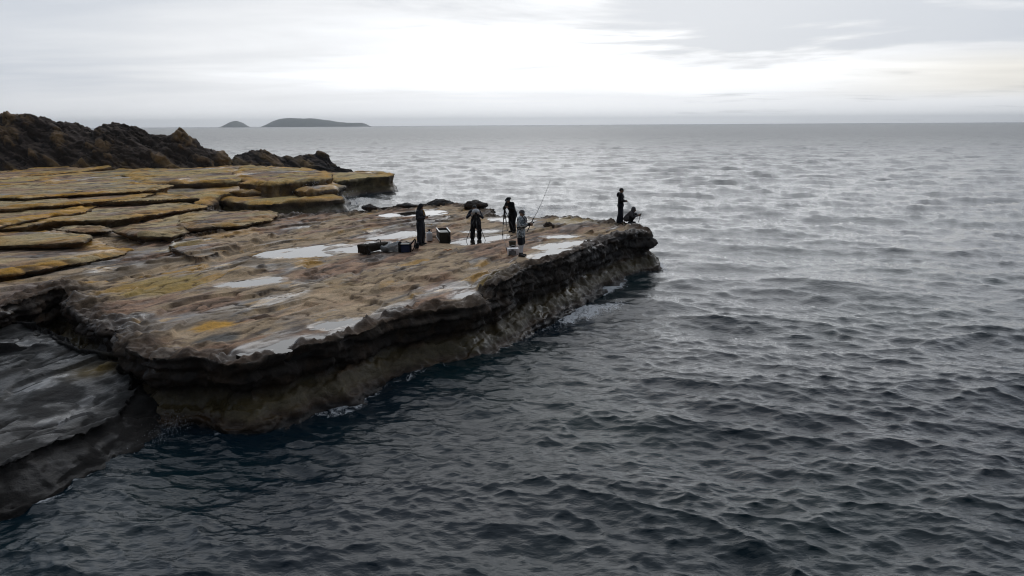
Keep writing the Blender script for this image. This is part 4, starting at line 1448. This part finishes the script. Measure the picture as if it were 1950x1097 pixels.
tube('hat_band', [(.27 + .098 * math.cos(a_), .088 * math.sin(a_), 1.585 - .05 * math.cos(a_)) for a_ in np.linspace(0, 2 * math.pi, 16)], .014, .014, M['grey'], p3, 6)
ap3 = Vector((b3.x - .33, b3.y - .36, 0))
f3 = [hit(957, 447), hit(983, 447), hit(966, 439)]
tp3, _ = tripod((ap3.x, ap3.y, b3.z + 1.08), f3, 'thin black tripod in front of the photographer with the brimmed hat')
cm3 = empty('stills_camera', (ap3.x, ap3.y, b3.z + 1.15), math.radians(-115))
tag(cm3, 'small black camera on the tripod left of the angler', 'camera')
hard('camera_body', [box((0, 0, .06), (.09, .15, .11)), box((0, 0, .13), (.07, .06, .04))], M['graphite'], cm3, .01)
hard('lens', [cap((.05, 0, .06), .036, (.13, 0, .06), .038)], M['lens'], cm3)

# 4 angler
b4 = hit(992, 488)
J = pose(el=(.06, .25, 1.15), er=(.10, -.25, 1.17), wl=(.30, .10, 1.17), wr=(.33, -.10, 1.22), head=(.05, 0, 1.60), face=.30, latl=v3(0, 0, 1), latr=v3(0, 0, 1), dl=v3(1, -.1, .1), dr=v3(1, .15, .1),
         kl=(.02, .08, .49), kr=(.02, -.09, .49), al=(-.02, .09, .09), ar=(.02, -.10, .09))
p4 = person(992, 488, math.radians(-22), J, 'angler in pale camouflage jacket, navy shorts and white leggings holding a rod', M['camo'], M['whitecloth'], M['boot'], .10, (.074, .062, .048),
            (.090, .070, .058), shorts=M['navy'])
add_head(p4, J, 'cap', M['hoodgrey'], M['white'])
c4 = J['head']
hard('sunglasses', [(turn(J, V), F) for V, F in (cap(c4 + v3(.088, .05, .006), .018, c4 + v3(.088, -.05, .006), .018),)], M['lens'], p4)
vest = soft('life_vest', [cap((.03, .07, 1.12), .150, (.03, .08, 1.36), .140), cap((.03, -.07, 1.12), .150, (.03, -.08, 1.36), .140)], M['camo'], p4, .018, .01)
for yy in (.09, -.09):
    hard('pocket', [box((.178, yy, 1.16), (.05, .11, .12))], M['grey'], p4, .012)
    hard('pocket', [box((.172, yy, 1.32), (.04, .09, .09))], M['grey'], p4, .012)
    tube('strap', [(.10, yy * 1.25, 1.50), (.185, yy * 1.2, 1.40), (.20, yy * 1.2, 1.24), (.19, yy * 1.2, 1.08)], .016, .016, M['black'], p4, 6)
tube('belt', [(.03 + .175 * math.cos(a_), .235 * math.sin(a_), 1.10) for a_ in np.linspace(0, 2 * math.pi, 20)], .018, .018, M['black'], p4, 6)
soft('glove', [cap((.27, -.10, 1.21), .045, (.36, -.10, 1.23), .046)], M['black'], p4, .014)
soft('glove', [cap((.24, .105, 1.17), .045, (.33, .10, 1.18), .046)], M['black'], p4, .014)
bpy.context.view_layer.update()
hb_ = p4.matrix_world @ Vector((.42, -.07, 1.24))
tipd = Vector(pray(1049, 341)).normalized()
k_ = (hb_.y + .55) / tipd.y
tip = Vector((0, 0, CAM_H)) + tipd * k_
rod = empty('fishing_rod', hb_)
tag(rod, 'long thin fishing rod held up by the angler', 'fishing rod')
tv = tip - hb_
tube('blank', [tv * f_ + Vector((0, 0, .10 * math.sin(math.pi * f_) * -1)) for f_ in np.linspace(.08, 1, 14)], .0095, .004, M['graphite'], rod, 6)
dn = tv.normalized()
tube('handle', [dn * -.32, dn * .25], .016, .014, M['black'], rod)
hard('reel', [cap(dn * .12 + Vector((.05, -.02, -.06)), .035, dn * .12 + Vector((.05, .02, -.06)), .035), cap(dn * .12, .010, dn * .12 + Vector((.04, 0, -.05)), .010)], M['metal'], rod)
for f_ in (.3, .5, .68, .84):
    c0 = tv * f_ + Vector((0, 0, -.10 * math.sin(math.pi * f_)))
    hard('rod_guide', [cap(c0 + Vector((.015, 0, 0)), .009, c0 + Vector((.02, 0, -.01)), .009)], M['metal'], rod)

# 5 standing on the outer tip
J = pose(el=(-.02, .25, 1.14), er=(.0, -.25, 1.14), wl=(.20, .13, 1.10), wr=(.22, -.10, 1.10), head=(.035, 0, 1.61), kl=(.03, .11, .49), kr=(.0, -.11, .49), latl=v3(0, 0, 1), latr=v3(0, 0, 1),
         al=(.04, .12, .09), ar=(-.08, -.13, .09))
b5 = hit(1181, 425)
p5 = person(1181, 425, math.radians(-12), J, 'person all in black with a cap standing on the outer tip of the rock', M['black'], M['navy'], M['boot'], .06, (.078, .066, .052), (.13, .118, .115))
add_head(p5, J, 'cap', M['black'])
soft('folded_hood', [cap((-.10, .07, 1.47), .07, (-.10, -.07, 1.47), .07), cap((-.14, 0, 1.44), .07, (-.15, 0, 1.36), .06)], M['black'], p5, .016, .01)
tube('chest_strap', [(-.02, .10, 1.52), (.12, .08, 1.44), (.165, .02, 1.34), (.17, -.05, 1.24)], .014, .014, M['grey'], p5, 6)

# 6 crouching beside
J = pose(pelvis=(-.16, 0, .25), waist=(-.08, 0, .34), chest=(.06, 0, .46), neck=(.13, 0, .57), head=(.20, 0, .68), face=.2, sl=(.08, .18, .53), sr=(.08, -.18, .53), el=(.20, .26, .36), er=(.22, -.24, .36),
         wl=(.40, .14, .40), wr=(.42, -.08, .40), hl=(-.14, .1, .23), hr=(-.14, -.1, .23), kl=(.24, .20, .42), kr=(.24, -.18, .40), al=(.06, .16, .09), ar=(.04, -.16, .09), latl=v3(0, 0, 1), latr=v3(0, 0, 1))
b6 = hit(1199, 425)
p6 = person(0, 0, math.radians(-25), J, 'crouching person in a grey hood beside the person in black', M['hoodgrey'], M['black'], M['boot'], .02, (.074, .062, .05), (.11, .085, .07), at=b6)
add_head(p6, J, 'hood', M['hoodgrey'])
bpy.context.view_layer.update()
st0 = p6.matrix_world @ Vector((.52, .03, .42))
stk = empty('stick', st0)
tag(stk, 'short dark stick held by the crouching person', 'stick')
tube('shaft', [Vector((-.08, -.02, -.36)), Vector((.0, 0, 0)), Vector((.10, .02, .18))], .018, .012, M['graphite'], stk, 6)
hard('grip', [cap((-.015, -.003, -.06), .026, (.03, .005, .06), .024)], M['black'], stk)


# ------------------------------------------------------------------ gear on the rock
def soft_thing(name, u, v, yaw, label, cat, dz=0.0, group=None):
    o = empty(name, hit(u, v) + Vector((0, 0, dz)), yaw)
    return tag(o, label, cat, group)


# long brown gear bag, near end towards the viewpoint
o = soft_thing('gear_bag', 690, 484, math.radians(58), 'long dark brown gear bag lying left of the clear plastic bag', 'bag')
soft('bag_body', [box((.80, .0, .17), (1.40, .32, .26)), box((.10, 0, .20), (.28, .44, .34)), cap((.1, .10, .32), .07, (1.45, .05, .26), .05), cap((.1, -.10, .32), .07, (1.45, -.05, .26), .05)], M['camo_brown'], o, .03, .04, 4)
tube('handle', [(.75, -.05, .32), (.78, -.05, .44), (.90, -.05, .48), (1.02, -.05, .44), (1.05, -.05, .32)], .018, .018, M['boot'], o)
tube('strap', [(.02, -.27, .30), (.05, -.38, .12), (-.05, -.46, .03), (-.18, -.42, .03)], .020, .020, M['black'], o)
# clear crumpled bag
o = soft_thing('plastic_bag', 744, 480, math.radians(10), 'crumpled clear plastic bag with things inside', 'bag')
soft('bag_film', [ell((.10, .10, .17), (.34, .24, .19)), ell((.28, .0, .20), (.22, .24, .22)), ell((-.18, .15, .13), (.22, .18, .14))], M['plastic'], o, .025, .11, 2)
soft('contents', [box((.15, .06, .14), (.22, .16, .15)), ell((-.06, .08, .12), (.12, .10, .08))], M['charcoal'], o, .03, .02)
# black bag with blue front
o = soft_thing('shoulder_bag', 771, 481, math.radians(6), 'black bag with a blue front, beside the clear plastic bag', 'bag')
soft('bag_body', [box((.0, .22, .18), (.52, .40, .34)), cap((-.22, .25, .30), .07, (-.18, .2, .38), .05)], M['black'], o, .025, .03)
hard('front_pouch', [box((.02, -.02, .16), (.34, .12, .30))], M['blue'], o, .03)
hard('lid', [box((.02, .02, .345), (.34, .26, .03))], M['foamwhite'], o, .01)
tube('strap', [(.24, .2, .30), (.34, .16, .42), (.42, .14, .52), (.44, .12, .46), (.38, .10, .20), (.30, .05, .05)], .030, .026, M['black'], o)
tube('handle', [(-.25, .2, .36), (-.15, .15, .47), (.05, .12, .44), (.16, .12, .38)], .012, .012, M['graphite'], o)
# black pouch
o = soft_thing('lens_pouch', 794, 473, 0.0, 'small round black pouch in front of the hooded person', 'pouch')
soft('pouch_body', [cap((0, 0, .07), .085, (.02, 0, .14), .075), box((0, -.02, .05), (.16, .16, .09))], M['black'], o, .018, .012)
hard('pouch_lid', [ell((.02, 0, .215), (.080, .080, .022))], M['charcoal'], o)
# white canister
o = soft_thing('canister', 818, 459, math.radians(15), 'white canister with dark cap behind the hooded person', 'canister')
soft('canister_body', [box((0, 0, .19), (.24, .22, .36)), cap((0, 0, .36), .09, (0, 0, .40), .06)], M['white'], o, .016, 0, 4)
hard('canister_cap', [cap((0, 0, .43), .045, (0, 0, .47), .045)], M['charcoal'], o)
tube('handle', [(-.08, 0, .40), (-.09, 0, .50), (.0, 0, .53), (.09, 0, .50), (.08, 0, .40)], .012, .012, M['charcoal'], o)
# long open trunk
o = soft_thing('gear_case', 848, 463, math.radians(101), 'long dark open gear case right of the hooded person', 'case')
L_, W_, H_, T_ = 1.45, .48, .46, .035
hard('floor_panel', [box((L_ / 2, 0, .03), (L_, W_, .05))], M['trunk'], o, .006)
hard('end_panel', [box((.018, 0, H_ / 2 + .03), (T_, W_ - .01, H_ - .06))], M['trunk'], o, .008)
hard('end_panel', [box((L_ - .018, 0, H_ / 2 + .03), (T_, W_ - .01, H_ - .06))], M['trunk'], o, .008)
for sg in (-1, 1):
    hard('side_panel', [box((L_ / 2, sg * (W_ / 2 - .018), H_ / 2 + .03), (L_ - 2 * T_ - .01, T_, H_ - .06))], M['trunk'], o, .008)
    hard('edge_rail', [box((L_ / 2, sg * (W_ / 2 - .01), H_ + .015), (L_ + .01, .05, .03))], M['alu'], o, .006)
    hard('edge_rail', [box((L_ / 2, sg * (W_ / 2 + .008), .10), (L_, .02, .05))], M['alu'], o, .005)
hard('lining', [box((L_ * .40, 0, H_ - .06), (L_ * .66, W_ - .1, .05))], M['foamwhite'], o, .01)
tube('strap', [(-.02, -.15, .12), (-.05, -.15, .26), (-.03, -.15, .40)], .014, .014, M['boot'], o)
# orange cord on the rock
c0 = hit(845, 477)
c1 = hit(860, 476)
o = empty('orange_cord', c0)
tag(o, 'short orange cord lying on the rock below the open gear case', 'cord')
pts = []
for f_ in np.linspace(0, 1, 10):
    q = c0.lerp(c1, f_)
    q.y += .05 * math.sin(f_ * 9)
    q.z = ground(q.x, q.y) + .012
    pts.append(q - c0)
tube('cord', pts, .016, .016, M['orange'], o, 6)
# cool box
o = soft_thing('cool_box', 978, 488, math.radians(8), 'white cool box with dark grey front at the angler\'s feet', 'cool box')
hard('tub', [box((0, .14, .125), (.44, .28, .23), .93)], M['white'], o, .025)
hard('lid', [box((0, .14, .268), (.46, .30, .05))], M['white'], o, .02)
hard('front_panel', [box((-.04, -.008, .135), (.26, .02, .14))], M['panel'], o, .006)
for k in range(3):
    hard('panel_rib', [box((-.04, -.02, .10 + .036 * k), (.22, .010, .012))], M['alu'], o)
for sg in (-1, 1):
    hard('foot_block', [box((sg * .17, .0, .03), (.07, .05, .06))], M['navy'], o, .01)
hard('latch', [box((-.04, -.016, .245), (.09, .02, .05))], M['graphite'], o, .005)
tube('handle', [(-.225, .14, .20), (-.25, .14, .32), (0, .14, .40), (.25, .14, .32), (.225, .14, .20)], .010, .010, M['grey'], o)
o = soft_thing('bucket', 976, 473, 0.0, 'olive grey bucket behind the white cool box', 'bucket', .0)
bv, bf = [], []
for zz, rr_ in ((0, .115), (.27, .145), (.28, .152), (.30, .152), (.30, .138), (.06, .11)):
    bv += [(rr_ * math.cos(t), rr_ * math.sin(t), zz) for t in np.linspace(0, 2 * math.pi, 18, endpoint=False)]
for j in range(5):
    for k in range(18):
        k2 = (k + 1) % 18
        bf.append((j * 18 + k, j * 18 + k2, (j + 1) * 18 + k2, (j + 1) * 18 + k))
bf += [tuple(range(18))[::-1], tuple(range(90, 108))]
hard('bucket_wall', [(np.array(bv), bf)], M['green'], o)
tube('bail', [(.15 * math.cos(t), -.02 + .06 * math.sin(t), .27 - .10 * math.sin(t)) for t in np.linspace(0, math.pi, 10)], .006, .006, M['metal'], o)
# thin pole standing by the cool box
q0, q1 = hit(965, 478), None
pl = empty('pole', q0)
tag(pl, 'thin pale pole leaning beside the cool box', 'pole')
tube('shaft', [(0, 0, .0), (-.06, .05, .30), (-.13, .10, .62)], .010, .006, M['alu'], pl, 6)
hard('grip', [cap((0, 0, .02), .014, (-.02, .017, .12), .013)], M['graphite'], pl)


# boulders along the back edge of the platform
def boulder(u, v, wpx, hpx, label, seed, tone, depth=.8):
    c = hit(u, v)
    k = c.y / FPX
    a, hgt = wpx * k / 2, hpx * k
    S = [ell((-a * .1, 0, -hgt * .05), (a * .75, a * depth, hgt * 1.0)), ell((-a * .6, .1, -hgt * .1), (a * .5, a * .5, hgt * .6)), ell((a * .55, -.05, -hgt * .1), (a * .55, a * .55, hgt * .55))]
    V, Q = voxel(*merge(S), max(.03, a / 22))
    V = relax(V, Q, 2)
    nr = quad_normals(V, Q)
    x, y, z = V.T
    f_ = 1.1 / max(a, .2)
    a1 = fbm(x * f_ + seed, y * f_, z * f_ * 2, 4, .6)
    blk = np.floor(4 * fbm(x * f_ * 1.6, y * f_ * 1.6 + seed, z * f_ * 2.5, 3, .5)) / 4
    V = V + nr * (hgt * (.40 * a1 + .30 * blk))[:, None]
    col = np.repeat(np.asarray(tone)[None], len(V), 0)
    col = blend(col, BROWN * 1.2, sstep(a1, 0, .4) * .6)
    me = mesh_arrays('boulder', V, Q)
    set_attr(me, 'tone', col)
    set_attr(me, 'wet', np.full(len(V), .5))
    o = new_obj('boulder', me, M_ROCK)
    o.location = c
    return tag(o, label, 'rock', 'dark rocks along the back rim')


DK = (.024, .020, .018)
boulder(840, 389, 52, 11, 'black humped rock on the back rim, right of the hooded person\'s head', 41.0, DK)
boulder(906, 390, 44, 10, 'dark rock on the back rim behind the stooping photographer', 42.0, (.05, .038, .03))
boulder(776, 391, 40, 5, 'thin black rock on the back rim, left of the hooded person', 43.0, DK)
boulder(704, 395, 30, 7, 'small black rock at the left end of the back rim', 44.0, DK)
boulder(1045, 430, 20, 9, 'small brown rock on the yellow bed right of the angler', 45.0, (.06, .038, .022))

# ------------------------------------------------------------------ spray where the swell meets the far ledge
rs = np.random.default_rng(11)


def spray(u, v, w_, h_, count, label, drop):
    c = P(u, v, 0)
    me_v, me_f = [], []
    for i in range(count):
        f_ = rs.uniform(0, 1)
        ang = rs.normal(0, .42)
        rr_ = h_ * abs(rs.normal(.45, .33))
        if rr_ > h_ * 1.3:
            continue
        x = rs.normal(0, w_ * .38) + math.sin(ang) * rr_ * .7
        z = max(.02, math.cos(ang) * rr_)
        r = rs.uniform(.3, 1.0) * drop * (1.1 - .4 * z / h_)
        p = v3(c[0] + x, c[1] + rs.normal(0, .6), z)
        k = len(me_v)
        q = rs.normal(size=(4, 3))
        q /= np.linalg.norm(q, axis=1, keepdims=True)
        me_v += [tuple(p + r * e * v3(1, 1, 1.6)) for e in q]
        me_f += [(k, k + 1, k + 2), (k, k + 2, k + 3), (k, k + 3, k + 1), (k + 1, k + 3, k + 2)]
    me = bpy.data.meshes.new('sea_spray')
    me.from_pydata(me_v, [], me_f)
    o = new_obj('sea_spray', me, M_SPRAY, None, False)
    return tag(o, label, None, None, 'stuff')


M_SPRAY = plain('spray_droplets', (.85, .86, .88), .5, .02)
spray(592, 395, 3.2, 1.7, 3000, 'white spray thrown up in the channel below the far ledge', .075)
spray(338, 812, .45, .32, 1100, 'thin spray in the notch between the dark shelf and the cliff', .011)

HAZE = 0.60 / 5200

# ------------------------------------------------------------------ the air between here and the horizon
bx0 = 9800.0
hv = np.array([(sx * bx0, sy * bx0, z) for z in (-7.0, 85.0) for sx, sy in ((-1, -1), (1, -1), (1, 1), (-1, 1))])
hq = np.array([(3, 2, 1, 0), (4, 5, 6, 7), (0, 1, 5, 4), (1, 2, 6, 5), (2, 3, 7, 6), (3, 0, 4, 7)])
hm = bpy.data.materials.new('sea_haze')
hm.use_nodes = True
hm.node_tree.nodes.clear()
hn = N(hm.node_tree)
pv = hn.node('ShaderNodeVolumePrincipled')
pv.inputs['Color'].default_value = (.92, .96, 1.0, 1)
pv.inputs['Density'].default_value = HAZE
pv.inputs['Anisotropy'].default_value = 0.45
ho = hn.node('ShaderNodeOutputMaterial')
hm.node_tree.links.new(pv.outputs[0], ho.inputs['Volume'])
haze = new_obj('haze', mesh_arrays('haze', hv, hq), hm, None, False)
tag(haze, 'thin pale sea haze over the whole view', None, None, 'stuff')
